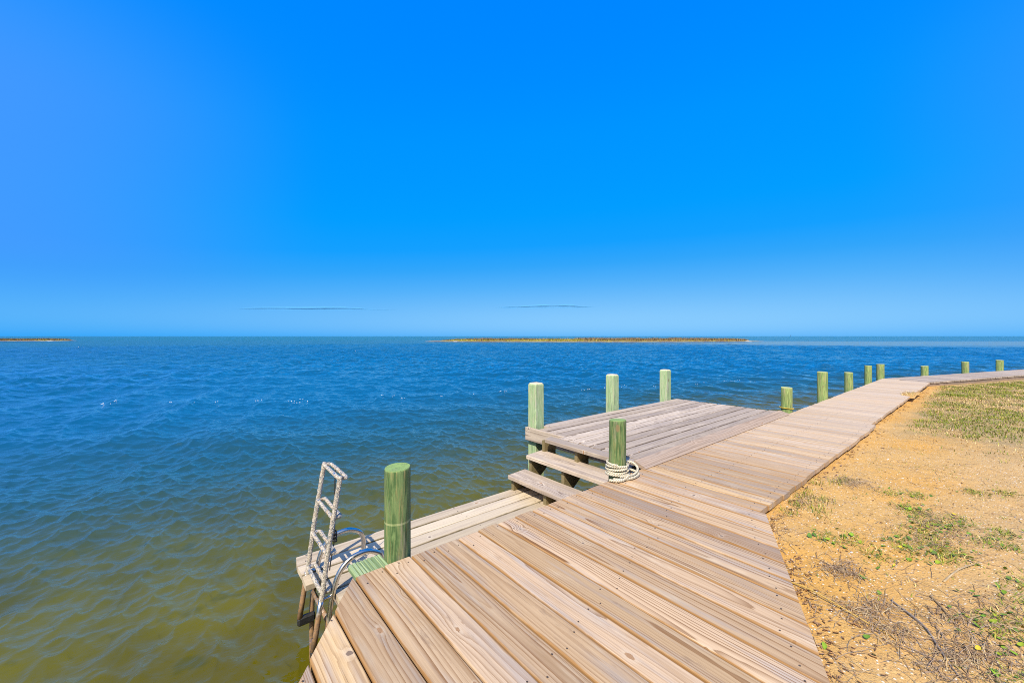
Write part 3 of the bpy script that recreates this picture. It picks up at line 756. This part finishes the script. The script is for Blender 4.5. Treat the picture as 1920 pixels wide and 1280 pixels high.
tube(mb, [(cx + (.094 + .004 * math.sin(3 * a)) * math.cos(a), cy + .094 * math.sin(a), .050 + .010 * math.sin(a * .5 + 1)) for a in np.linspace(0, 2 * math.pi * .97, 40)], .0065, 8)
tag(mb.build('yellow_cord', M['yrope'], smooth=True), 'thin yellow cord tied round the foot of the knotty short piling', 'cord')
bx = empty('utility_box', (3.07, 2.105, -.03), 'small dark grey box tucked between the roped piling and the platform', 'box')
mb = MB(); box(mb, (3.03, 2.075, -.06), (3.118, 2.165, .026), 0, bev=.008); mb.build('body', M['boxgrey'], bx)
mb = MB(); box(mb, (3.022, 2.068, .0265), (3.124, 2.17, .036), 0, bev=.004); mb.build('lid', M['rubber'], bx)

# ------------------------------------------------------------------ swim ladder
ldr = empty('swim_ladder', (.70, 2.87, -.45), 'barnacle crusted metal swim ladder folded up at the end of the low dock', 'ladder')
VA, VB = 3.065, 2.68
for v in (VA, VB):
    mb = MB(); pts = [(1.06, -.449), (1.062, -.36), (1.035, -.29), (.965, -.25), (.90, -.246), (.83, -.268), (.77, -.335), (.733, -.45), (.712, -.58), (.70, -.72), (.70, -1.1)]
    tube(mb, smooth_path([(u, v + .012, z) for u, z in pts], 7), .0165, 16)
    h = mb.build('handrail', M['chrome'], ldr, smooth=True)
    mb = MB(); tube(mb, [(1.06, v + .012, -.4495), (1.06, v + .012, -.44)], .034, 16); mb.build('base_flange', M['chrome'], h)
SPTS = [(.660, -.47), (.667, -.44), (.699, -.187), (.734, .035), (.778, .300)]
for v in (VA - .012, VB + .0):
    mb = MB(); tube(mb, smooth_path([(u, v, z) for u, z in SPTS], 12), .0150, 14, jitter=.07); mb.build('stile', M['crust'], ldr, smooth=True)
for z in (-.405, -.175, .045, .285):
    u0 = np.interp(z, [p[1] for p in SPTS], [p[0] for p in SPTS])
    a, b, c, d = VB + .006, VA - .018, u0 - .006, u0 + .046; mb = MB(); q = .014; ring = []
    for (cx, cy, s) in ((d - q, b - q, 0), (c + q, b - q, 1), (c + q, a + q, 2), (d - q, a + q, 3)):
        for t_ in np.linspace(0, 1, 5): an = (s + t_) * math.pi / 2; ring.append((cx + q * math.cos(an), cy + q * math.sin(an), z - .15 * (cx + q * math.cos(an) - u0)))
    full = []
    for i in range(len(ring)):
        p, p2 = np.array(ring[i]), np.array(ring[(i + 1) % len(ring)]); nseg = max(1, int(np.linalg.norm(p2 - p) / .012))
        full += [p + (p2 - p) * j / nseg for j in range(nseg)]
    tube(mb, full, .0118, 10, closed=True, jitter=.14); s_ = mb.build('step', M['crust'], ldr, smooth=True)
for v in (VA - .012, VB):
    mb = MB(); tube(mb, [(.663, v, -.455), (.65, v, -.53), (.635, v, -.63), (.617, v, -.745)], .0165, 14, jitter=.03); mb.build('lower_leg', M['rusty'], ldr, smooth=True)
    mb = MB(); box(mb, (.603, v - .018, -.80), (.716, v + .022, -.735), 0, bev=.012); mb.build('bumper_foot', M['rubber'], ldr, smooth=False)
    mb = MB(); tube(mb, [(.648, v + .0, -.45), (.668, v, -.452), (.70, v + .005, -.45), (.735, v + .01, -.452)], .011, 10); mb.build('hinge_bracket', M['rusty'], ldr, smooth=True)
mb = MB(); tube(mb, [(.704, VB + .01, -.60), (.704, VA + .01, -.60)], .0145, 12); mb.build('cross_bar', M['chrome'], ldr, smooth=True)
mb = MB(); tube(mb, smooth_path([(.80, 2.875, .285), (.795, 2.87, .05), (.79, 2.85, -.12), (.785, 2.85, -.20), (.77, 2.87, -.33), (.76, 2.86, -.38)], 5), .0038, 6)
for z in (-.13, -.155, -.18): tube(mb, [(.786 + .015 * math.cos(a), 2.85 + .02 * math.sin(a), z + .006 * math.sin(2 * a)) for a in np.linspace(0, 6, 12)], .006, 6)
mb.build('cord', M['cord'], ldr, smooth=True)

# ------------------------------------------------------------------ plants and litter (stuff built as real blades)
def blades(n, X, Y, Z, H, Wd, lean, col, bend=.5):
    """n grass blades: 5-vertex bent tapered strips"""
    an = rng.uniform(0, 2 * math.pi, n); dx, dy = np.cos(an), np.sin(an); px, py = -dy, dx
    L = lean; V = np.zeros((n, 5, 3))
    hx = H * L; hz = H * np.sqrt(np.clip(1 - L * L * .8, .05, 1))
    for k, (f, wf) in enumerate(((0, 1), (.55, .8), (1, 0))):
        ox = X + dx * hx * f ** (1 + bend); oy = Y + dy * hx * f ** (1 + bend); oz = Z + hz * f * (1 - .25 * f)
        if k < 2:
            V[:, 2 * k, :] = np.stack([ox - px * Wd * wf / 2, oy - py * Wd * wf / 2, oz], 1)
            V[:, 2 * k + 1, :] = np.stack([ox + px * Wd * wf / 2, oy + py * Wd * wf / 2, oz], 1)
        else: V[:, 4, :] = np.stack([ox, oy, oz], 1)
    b = np.arange(n)[:, None] * 5
    F = np.concatenate([b + np.array([[0, 1, 3]]), b + np.array([[0, 3, 2]]), b + np.array([[2, 3, 4]])], 0)
    return V.reshape(-1, 3), F, np.repeat(col, 5, 0)
def pal(n, cols, wts, var=.18):
    c = np.array(cols)[rng.choice(len(cols), n, p=np.array(wts) / sum(wts))]
    return np.clip(c * rng.uniform(1 - var, 1 + var, (n, 1)), 0, 1)
STRAW = [(.56, .40, .16), (.46, .31, .12), (.36, .23, .10), (.62, .47, .22)]; GREEN = [(.15, .19, .018), (.22, .245, .022), (.095, .14, .02), (.31, .29, .04)]
def join(parts):
    V = []; F = []; Cc = []; b = 0
    for v, f, c in parts: V.append(v); F.append(f + b); Cc.append(c); b += len(v)
    return np.concatenate(V), np.concatenate(F), np.concatenate(Cc)

def lawn():
    N0 = 150000
    X = np.concatenate([rng.uniform(5.6, 26, N0), rng.uniform(6, 34, 70000)]); Y = np.concatenate([rng.uniform(-1.6, 1.05, N0), rng.uniform(-9, -1.3, 70000)])
    Y = np.where(X > 15, Y - (X - 15) * .338, Y)
    e = edge_y(X); d = e - Y
    p = np.clip((X - 6.3 + 1.5 * (vnoise(X, Y, 1.4, 4) - .5) + 1.5 * (vnoise(X, Y, 5, 5) - .5)) / 2.2, 0, 1) * np.clip((d - .05 - .5 * vnoise(X, Y, 1.9, 6) * np.clip((13 - X) / 6, .25, 1)) / .25, 0, 1)
    p *= .30 + .8 * vnoise(X, Y, 3.3, 8)
    p = np.where(X < 7.5, p * .55, p)
    keep = rng.random(len(X)) < p * .9; X, Y = X[keep], Y[keep]; n = len(X)
    gm = np.clip(.62 * vnoise(X, Y, 1.7, 9) + .55 * vnoise(X, Y, 6, 10) - .08 + .25 * np.clip((X - 8) / 4, -1, .3), 0, 1)
    isg = rng.random(n) < np.clip((gm - .42) * 3.6, .03, .9)
    col = np.where(isg[:, None], pal(n, GREEN, (4, 3, 2, 1.5)), pal(n, STRAW, (3, 3, 2, 2)))
    H = np.where(isg, rng.uniform(.025, .06, n), rng.uniform(.02, .055, n)); le = np.where(isg, rng.uniform(.2, .8, n), rng.uniform(.6, .97, n))
    V, F, cc = blades(n, X, Y, gz(X, Y) - .004, H, np.where(isg, .0045, .004) * (1 + X / 14), le, col)
    o = mesh_np('lawn_grass', V, F, M['blade'], col=cc); tag(o, 'patchy half dry lawn grass beyond the sand, right of the boardwalk', 'grass', kind='stuff')
lawn()

def cluster_pts(cs, n, sx, sy):
    c = np.array(cs)[rng.integers(0, len(cs), n)]; return c[:, 0] + rng.normal(0, sx, n), c[:, 1] + rng.normal(0, sy, n)
GREENS = [(4.375, .53), (4.086, .412), (4.03, .36), (3.69, .274), (4.07, .152), (4.0, -.03), (4.5, .393), (4.9, .1), (3.05, .438), (3.06, .661), (3.26, -.06), (2.66, .0), (3.3, .163), (3.5, .22), (3.42, .17),
          (3.75, .05), (3.6, .33), (3.85, .32), (3.35, .35), (3.2, .3), (3.9, .2), (5.1, -.05), (3.0, -.1), (2.75, -.06), (2.3, -.05), (3.75, -.05), (3.15, .56)]
def weeds():
    parts = []
    n = 3600; X, Y = cluster_pts(GREENS, n, .062, .042); ok = Y < edge_y(X) - .03; X, Y = X[ok], Y[ok]; n = len(X)
    parts.append(blades(n, X, Y, gz(X, Y) - .003, rng.uniform(.018, .05, n), rng.uniform(.003, .005, n), rng.uniform(.72, .99, n), pal(n, GREEN + STRAW[:1], (3, 3, 1.5, 2.5, 1.5))))
    # sprigs at the boardwalk edge
    cs = [(3.85, .97), (3.7, .95), (3.5, .93), (4.15, .97), (3.3, .93), (4.3, .86), (4.45, .84), (3.55, .82), (3.42, .77), (3.75, .84)]
    n = 700; X, Y = cluster_pts(cs, n, .05, .035); ok = Y < edge_y(X) - .015; X, Y = X[ok], Y[ok]; n = len(X)
    parts.append(blades(n, X, Y, gz(X, Y) - .003, rng.uniform(.02, .07, n), rng.uniform(.003, .0045, n), rng.uniform(.2, .95, n), pal(n, GREEN + STRAW[:2], (3, 3, 2, 1.5, 2, 2))))
    # scattered thin sprigs
    n = 420; X = rng.uniform(2.2, 6.5, n); Y = rng.uniform(-1.2, .8, n); ok = Y < edge_y(X) - .1; X, Y = X[ok], Y[ok]; n = len(X)
    X = np.repeat(X, 4) + rng.normal(0, .015, n * 4); Y = np.repeat(Y, 4) + rng.normal(0, .015, n * 4); n *= 4
    parts.append(blades(n, X, Y, gz(X, Y) - .002, rng.uniform(.015, .04, n), np.full(n, .0035), rng.uniform(.6, .98, n), pal(n, GREEN + STRAW[:3], (1.5, 1.5, 1, 1, 2, 2, 2))))
    V, F, cc = join(parts); o = mesh_np('beach_weeds', V, F, M['blade'], col=cc)
    tag(o, 'low creeping green sprigs scattered over the sand beside the boardwalk', 'weeds', kind='stuff')
weeds()

def round_leaves():
    cs = GREENS + [(2.66, .0), (2.58, -.02), (2.5, .02), (2.75, .08)]; n = 230
    X, Y = cluster_pts(cs, n, .085, .06)
    hand = [(2.72, .445), (2.70, .43), (2.88, .40), (2.62, .36), (2.16, .335), (2.07, .30), (1.98, .435), (2.05, .12), (1.92, .1), (2.9, .055), (2.92, .07), (2.62, .0), (2.55, .04), (2.45, -.01), (2.35, -.05), (2.3, .0)]
    X = np.concatenate([X, [h[0] for h in hand]]); Y = np.concatenate([Y, [h[1] for h in hand]]); ok = Y < edge_y(X) - .02; X, Y = X[ok], Y[ok]; n = len(X)
    V = []; F = []; Cc = []
    for x, y in zip(X, Y):
        r = random.uniform(.0075, .0135); z = float(gz(x, y)) + random.uniform(.004, .016); ti = np.array([random.gauss(0, .35), random.gauss(0, .35)]); b = len(V)
        c = np.array(random.choice([(.11, .20, .02), (.15, .25, .02), (.08, .15, .025), (.22, .28, .02), (.10, .17, .03)])) * random.uniform(.8, 1.2)
        if random.random() < .05: c = np.array((.5, .38, .03))
        V.append((x, y, z - .002)); Cc.append(c * 1.25); el = random.uniform(.62, 1); ro = random.uniform(0, 3.1)
        for j in range(10):
            a = j * math.pi / 5; rr = r * (1 + .12 * math.sin(3 * a + ro)); lx, ly = rr * math.cos(a), rr * math.sin(a) * el
            qx, qy = lx * math.cos(ro) - ly * math.sin(ro), lx * math.sin(ro) + ly * math.cos(ro)
            V.append((x + qx, y + qy, z + ti[0] * qx + ti[1] * qy + .0025)); Cc.append(c)
        F += [(b, b + 1 + j, b + 1 + (j + 1) % 10) for j in range(10)]
    o = mesh_np('ground_cover_leaves', np.array(V), np.array(F), M['blade'], col=np.array(Cc))
    tag(o, 'small round green leaves of a creeping plant dotted over the sand', 'leaves', kind='stuff')
round_leaves()

def strands(name, spec, label, cat):
    """thin dead stems: 4-sided curved strips lying on the sand"""
    V = []; F = []; Cc = []
    for (x, y, a, L, r, c, lift) in spec:
        n = 6; ca = random.uniform(-.9, .9); base = len(V); px, py = x, y
        for i in range(n + 1):
            an = a + ca * (i / n - .5) + random.gauss(0, .08)
            rr = r * (1 - .55 * i / n); z = float(gz(px, py)) + rr * .7 + lift * math.sin(i / n * 3.14)
            qx, qy = -math.sin(an), math.cos(an)
            V += [(px + qx * rr, py + qy * rr, z), (px, py, z + rr), (px - qx * rr, py - qy * rr, z)]
            Cc += [c] * 3
            px += math.cos(an) * L / n; py += math.sin(an) * L / n
        for i in range(n):
            b = base + i * 3
            F += [(b, b + 1, b + 4, b + 3), (b + 1, b + 2, b + 5, b + 4)]
    o = mesh_np(name, np.array(V), np.array(F), M['blade'], col=np.array(Cc)); tag(o, label, cat, kind='stuff')
DEAD = [(.23, .15, .09), (.30, .21, .125), (.17, .105, .065), (.40, .30, .17), (.26, .19, .14)]
def dead_stems():
    S = []
    def put(x, y, a, L, r, lift=.004):
        if y + math.sin(a) * L < edge_y(x + math.cos(a) * L) - .01 and y < edge_y(x) - .01:
            S.append((x, y, a, L, r, np.array(random.choice(DEAD)) * random.uniform(.8, 1.25), lift))
    # main drift of dry stems, thick towards the lower right
    for _ in range(1100):
        x = random.uniform(1.6, 3.9); y = random.uniform(-.55, .42)
        dens = math.exp(-((x - 2.5) / .75) ** 2) * (1 - .75 * max(0, y) / .42)
        if random.random() < dens * (.35 + .9 * float(vnoise(x, y, 5, 21))): put(x, y, random.gauss(-.75, .75), random.uniform(.04, .22), random.uniform(.0007, .0016), random.uniform(0, .012))
    for _ in range(260):
        x = random.uniform(1.6, 3.7); put(x, float(edge_y(x)) - random.uniform(.012, .13), random.uniform(-3.1, 3.1), random.uniform(.02, .08), random.uniform(.0008, .0017), random.uniform(.001, .012))
    # clumps
    for cx, cy, k, s in ((4.42, .80, 190, .10), (2.73, .53, 120, .055), (2.70, .50, 60, .07), (2.53, .335, 90, .05), (2.33, .30, 130, .07), (2.34, .40, 70, .05), (2.35, .10, 130, .08), (2.17, .14, 120, .08), (2.62, .12, 80, .06), (3.6, .95, 60, .1), (2.45, .0, 140, .09), (3.5, .28, 110, .12), (3.75, .18, 110, .14), (4.0, .28, 90, .14), (2.8, -.05, 120, .1)):
        for _ in range(k): put(random.gauss(cx, s), random.gauss(cy, s * .8), random.uniform(-3.1, 3.1), random.uniform(.025, .11), random.uniform(.0009, .0019), random.uniform(.002, .025))
    # sparse everywhere
    for _ in range(420): put(random.uniform(1.7, 7.5), random.uniform(-.9, .95), random.gauss(-.5, .9), random.uniform(.03, .16), random.uniform(.001, .0018))
    strands('dry_stems', S, 'tangle of thin dead brown stems lying on the sand', 'dry stems')
dead_stems()

def leaf_litter():
    V = []; F = []; Cc = []
    def leaf(x, y, L, Wd, c):
        z = float(gz(x, y)) + .003; a = random.uniform(0, 6.28); b = len(V); ca, sa = math.cos(a), math.sin(a); cu = random.uniform(.001, .005); ti = random.uniform(-.1, .25)
        for i, (s, w_) in enumerate(((-.5, .15), (-.2, .8), (.15, 1), (.5, .1))):
            for q in (-1, 0, 1):
                lx, ly = s * L, q * Wd / 2 * w_
                V.append((x + lx * ca - ly * sa, y + lx * sa + ly * ca, z + cu * (q * q) + max(0, ti * (lx + L / 2)) + random.uniform(0, .002))); Cc.append(c)
        for i in range(3):
            for q in range(2): k = b + i * 3 + q; F.append((k, k + 3, k + 4, k + 1))
    BR = [(.20, .10, .055), (.27, .145, .07), (.15, .08, .05), (.34, .20, .10), (.24, .15, .11)]
    for _ in range(330):
        x = random.uniform(1.55, 3.6); d = abs(random.gauss(.0, .05)) + .010
        if float(vnoise(x, d, 6, 31)) < .38: continue
        leaf(x, float(edge_y(x)) - d, random.uniform(.008, .026), random.uniform(.003, .007), np.array(random.choice(BR)) * random.uniform(.8, 1.3))
    for _ in range(90):
        x = random.uniform(1.65, 2.6); y = float(edge_y(x)) - random.uniform(.05, .25); leaf(x, y, random.uniform(.008, .026), random.uniform(.003, .007), np.array(random.choice(BR)))
    for _ in range(260):
        x = random.uniform(2, 7.0); y = random.uniform(-.6, .95)
        if y < edge_y(x) - .02: leaf(x, y, random.uniform(.006, .018), random.uniform(.003, .009), np.array(random.choice(BR)))
    for _ in range(150):
        x = random.uniform(3.6, 14.5); y = float(edge_y(x)) - abs(random.gauss(0, .06)) - .01; leaf(x, y, random.uniform(.02, .04), random.uniform(.008, .016), np.array(random.choice(BR)))
    o = mesh_np('leaf_litter', np.array(V), np.array(F), M['blade'], col=np.array(Cc)); tag(o, 'brown curled dead leaves gathered along the landward edge of the boardwalk', 'leaf litter', kind='stuff')
leaf_litter()

def shells():
    V = []; F = []; Cc = []
    for k in range(2600):
        x = random.uniform(1.6, 6.0) if k < 2000 else random.uniform(4, 9); y = random.uniform(-.8, .98)
        if y > edge_y(x) - .01: continue
        s = random.choice([.0018, .0025, .0025, .003, .004]) * random.uniform(.7, 1.3)
        if random.random() < .03: s *= 2.2
        c = np.array(random.choice([(.74, .69, .60), (.80, .77, .71), (.62, .50, .36), (.55, .40, .25), (.70, .60, .47), (.35, .33, .34)])) * random.uniform(.85, 1.1)
        z = float(gz(x, y)); b = len(V); ti = (random.gauss(0, .5), random.gauss(0, .5))
        V.append((x, y, z + s * .9)); Cc.append(c)
        for j in range(6):
            a = j * math.pi / 3 + random.uniform(-.2, .2); q = s * random.uniform(.7, 1.4); V.append((x + q * math.cos(a), y + q * math.sin(a) * .8, z + .0012 + s * .3 * ti[0] * math.cos(a))); Cc.append(c * .95)
        F += [(b, b + 1 + j, b + 1 + (j + 1) % 6) for j in range(6)]
    o = mesh_np('shell_fragments', np.array(V), np.array(F), M['shell'], col=np.clip(np.array(Cc), 0, 1)); tag(o, 'tiny white shell fragments strewn through the orange sand', 'shells', kind='stuff')
shells()

# single stalks that can be picked out
def stalk(name, pts, r, col, label, cat, segs=True):
    N = NT(name + '_skin'); x, y, z = N.xyz(N.attr('wc'))
    n = N.noise(N.vec(N.m('MULTIPLY', x, 18.0), N.m('MULTIPLY', y, 600.0)), 1, 3); c = N.mix(N.ss(n, .4, .65), col, tuple(k * .62 for k in col))
    N.out(Base_Color=c, Roughness=.6)
    mb = MB(); P = smooth_path([(a, b, float(gz(a, b)) + h) for a, b, h in pts], 8); tube(mb, P, r, 8, taper=(1, .45), jitter=.05)
    return tag(mb.build(name, N.mat, smooth=True), label, cat)
stalk('reed_stalk', [(2.372, .664, .006), (2.355, .60, .018), (2.33, .525, .022), (2.297, .40, .014), (2.283, .33, .008), (2.262, .26, .004)], .0042, (.56, .37, .09), 'long yellow reed stalk on the sand starting at the boardwalk edge', 'reed')
stalk('driftwood_stick', [(2.60, .315, .004), (2.52, .245, .010), (2.45, .19, .009), (2.345, .145, .008), (2.25, .111, .006), (2.19, .075, .003)], .0042, (.28, .235, .20), 'thin grey bent stick lying on the bare sand', 'stick')
stalk('dry_reed', [(2.76, .197, .005), (2.69, .16, .008), (2.64, .138, .007), (2.55, .098, .003)], .0042, (.36, .235, .10), 'short brown dry reed right of the grey stick', 'reed')
stalk('straw_stem', [(2.97, .165, .004), (3.10, .135, .014), (3.2, .11, .016), (3.37, .056, .005)], .0048, (.50, .37, .20), 'pale straw coloured stem among the green sprigs', 'straw')

# sand spilled over the boardwalk edge
def spill():
    V = []; F = []; n = 18
    for i in range(n + 1):
        for j in range(n + 1):
            x = 10.95 + 1.35 * i / n; y = 1.0 + .36 * j / n
            d = math.hypot((x - 11.6) / .62, (y - 1.08) / .22) + .5 * (float(vnoise(x, y, 6, 41)) - .5); V.append((x, y, -.012 + .034 * max(0, 1 - d) ** .7))
    F = [(i * (n + 1) + j, (i + 1) * (n + 1) + j, (i + 1) * (n + 1) + j + 1, i * (n + 1) + j + 1) for i in range(n) for j in range(n)]
    o = mesh_np('sand_spill', np.array(V), np.array(F), M['sand'], smooth=True); tag(o, 'little drift of sand and straw spilled onto the boardwalk by the lawn', 'sand', kind='stuff')
    k = 260; X = rng.normal(11.6, .28, k); Y = rng.normal(1.13, .07, k)
    V, F2, cc = blades(k, X, Y, np.full(k, .004), rng.uniform(.02, .06, k), np.full(k, .006), rng.uniform(.6, .98, k), pal(k, STRAW + GREEN[:2], (3, 3, 2, 2, 1, 1)))
    mesh_np('straw', V, F2, M['blade'], parent=o, col=cc)
spill()

# ------------------------------------------------------------------ islands, clouds, far marker
FX = np.array([VIEW[1], -VIEW[0]]); FY = np.array(VIEW)
def isl(a, b): return FX * a + FY * b
def island(x0, x1, d0, d1, hmax, name_lab, glab, brown, seed, sandy):
    g = np.random.default_rng(seed); nx, ny = 220, 26; V = []
    L = x1 - x0
    for i in range(nx):
        for j in range(ny):
            s = i / (nx - 1); q = j / (ny - 1)
            half = (d1 - d0) / 2 * (math.sin(math.pi * min(1, max(0, s))) ** .45 if seed != 2 else min(1, (1 - s) * 3) ** .5)
            mid = (d0 + d1) / 2 + 2.5 * math.sin(s * 9); y = mid + (q - .5) * 2 * half * (1 + .10 * math.sin(s * 37) + .06 * math.sin(s * 83)); x = x0 + L * s
            e = max(0, 1 - (2 * q - 1) ** 4); z = ZW - .25 + (.25 + .38) * e ** .5 * min(1, half / ((d1 - d0) / 2) + .15)
            p = isl(x, y); V.append((p[0], p[1], z))
    V = np.array(V); i = np.arange((nx - 1) * (ny - 1)); a = i // (ny - 1) * ny + i % (ny - 1)
    F = np.stack([a, a + ny, a + ny + 1, a + 1], 1)
    o = mesh_np('island', V, F, M['mud'], smooth=True); tag(o, kind='structure')
    n = 60000; ix = g.integers(0, len(V), n); P = V[ix] + np.stack([g.normal(0, .35, n), g.normal(0, .35, n), np.zeros(n)], 1); ok = P[:, 2] > ZW + .12; P = P[ok]; n = len(P)
    lat = P[:, 0] * FX[0] + P[:, 1] * FX[1]; dep = P[:, 0] * FY[0] + P[:, 1] * FY[1]; s = (lat - x0) / L; q = (dep - d0) / (d1 - d0)
    br = np.clip(brown(s) + .55 * (q - .35) + .7 * (vnoise(lat, dep, .09, 50) - .5), 0, 1); isb = g.random(n) < br
    col = np.where(isb[:, None], pal(n, [(.17, .11, .06), (.24, .165, .08), (.13, .085, .05), (.30, .22, .10)], (3, 3, 2, 2)), pal(n, [(.27, .25, .03), (.34, .29, .045), (.19, .20, .03), (.40, .31, .07)], (3, 3, 2, 2)))
    H = np.where(isb, g.uniform(.5, 1.05, n), g.uniform(.25, .6, n)) * hmax * 1.25 * (.62 + .9 * vnoise(lat, dep, .18, 51)) * np.clip(np.minimum(s, 1 - s if seed != 2 else (1 - s)) * 9 + (.25 if seed != 2 else .3), 0, 1)
    if seed == 2: H = H * .8
    V2, F2, cc = blades(n, P[:, 0], P[:, 1], P[:, 2] - .05, H, np.full(n, .14), g.uniform(.1, .6, n), col)
    o2 = mesh_np('marsh_grass', V2, F2, M['blade'], col=cc); tag(o2, glab, 'marsh grass', kind='stuff')
def mud():
    N = NT('marsh_mud'); P = N.n('ShaderNodeNewGeometry').outputs['Position']; z = N.xyz(P)[2]; n = N.noise(P, .35, 4)
    col = N.mix(N.ss(n, .4, .6), (.20, .13, .06), (.30, .24, .06)); col = N.mix(N.m('MULTIPLY', N.ss(N.noise(P, .12, 2), .62, .66), N.ss(z, ZW + .45, ZW + .05)), col, (.62, .52, .38))
    return N.out(Base_Color=col, Roughness=.9)
M['mud'] = mud()
island(-37, 107, 152, 186, 1.0, '', 'low marsh island on the horizon, yellow green on the left and rusty brown on the right', lambda s: np.where(s < .45, .12, .5) + .2 * (s > .6), 1, False)
island(-300, -211, 172, 205, .95, '', 'marsh grass of the point of land at the far left edge', lambda s: np.full_like(s, .3), 2, True)

def cloud(lat, half_w, elev_px, thick, label, seed):
    d = 6000.0; g = np.random.default_rng(seed); nx, na = 90, 10; V = []; F = []
    for i in range(nx):
        s = i / (nx - 1) * 2 - 1; prof = max(0, 1 - abs(s) ** 3) * (.45 + .8 * float(vnoise(i * .09 + seed, 3.3, 1, seed))) + .02
        x = lat + half_w * s; zc = CAM_H + d * elev_px / 746.7 + thick * .9 * (float(vnoise(i * .05, 7.7, 1, seed + 3)) - .5) + thick * .5 * s * (1 if seed == 4 else -.3)
        for j in range(na):
            a = 2 * math.pi * j / na; p = isl(x, d + 220 * prof * math.cos(a)); V.append((p[0], p[1], zc + thick * prof * math.sin(a)))
    for i in range(nx - 1):
        for j in range(na): F.append((i * na + j, i * na + (j + 1) % na, (i + 1) * na + (j + 1) % na, (i + 1) * na + j))
    tag(mesh_np('cloud', np.array(V), np.array(F), M['cloud'], smooth=True), label, 'cloud', 'thin cloud streaks above the horizon')
def cloud_mat():
    N = NT('thin_cloud'); N.out(Base_Color=(.12, .44, .86), Normal=N.vec(-VIEW[0], -VIEW[1], .15), Roughness=1.0, Specular_IOR_Level=0.0); fz = N.n('ShaderNodeLayerWeight', {'Blend': .5}).outputs['Facing']
    P = N.n('ShaderNodeNewGeometry').outputs['Position']; n = N.noise(P, .006, 4)
    N.put(N.b.inputs['Alpha'], N.m('MULTIPLY', N.ss(fz, 1.0, .15, 0, .5), N.ss(n, .3, .6, .4, 1)))
    return N.mat
M['cloud'] = cloud_mat()
cloud((592 - 960) / 746.7 * 6000, 152 / 746.7 * 6000, 50.3, 32, 'long thin flat cloud streak low over the water, left one of two', 3)
cloud((1022 - 960) / 746.7 * 6000, 95 / 746.7 * 6000, 54.5, 34, 'shorter slanting cloud streak above the marsh island, right one of two', 4)

mk = empty('channel_marker', (*isl(2100, 3000), ZW), 'tiny dark channel marker on the horizon right of the marsh island', 'marker')
p = isl(2100, 3000); mb = MB(); tube(mb, [(p[0], p[1], ZW - 2), (p[0], p[1], 9)], .9, 8); mb.build('pole', M['boxgrey'], mk)
mb = MB(); box(mb, (p[0] - 2.6, p[1] - 2.6, 4.5), (p[0] + 2.6, p[1] + 2.6, 7.6), 0, bev=.3); mb.build('board', M['boxgrey'], mk)
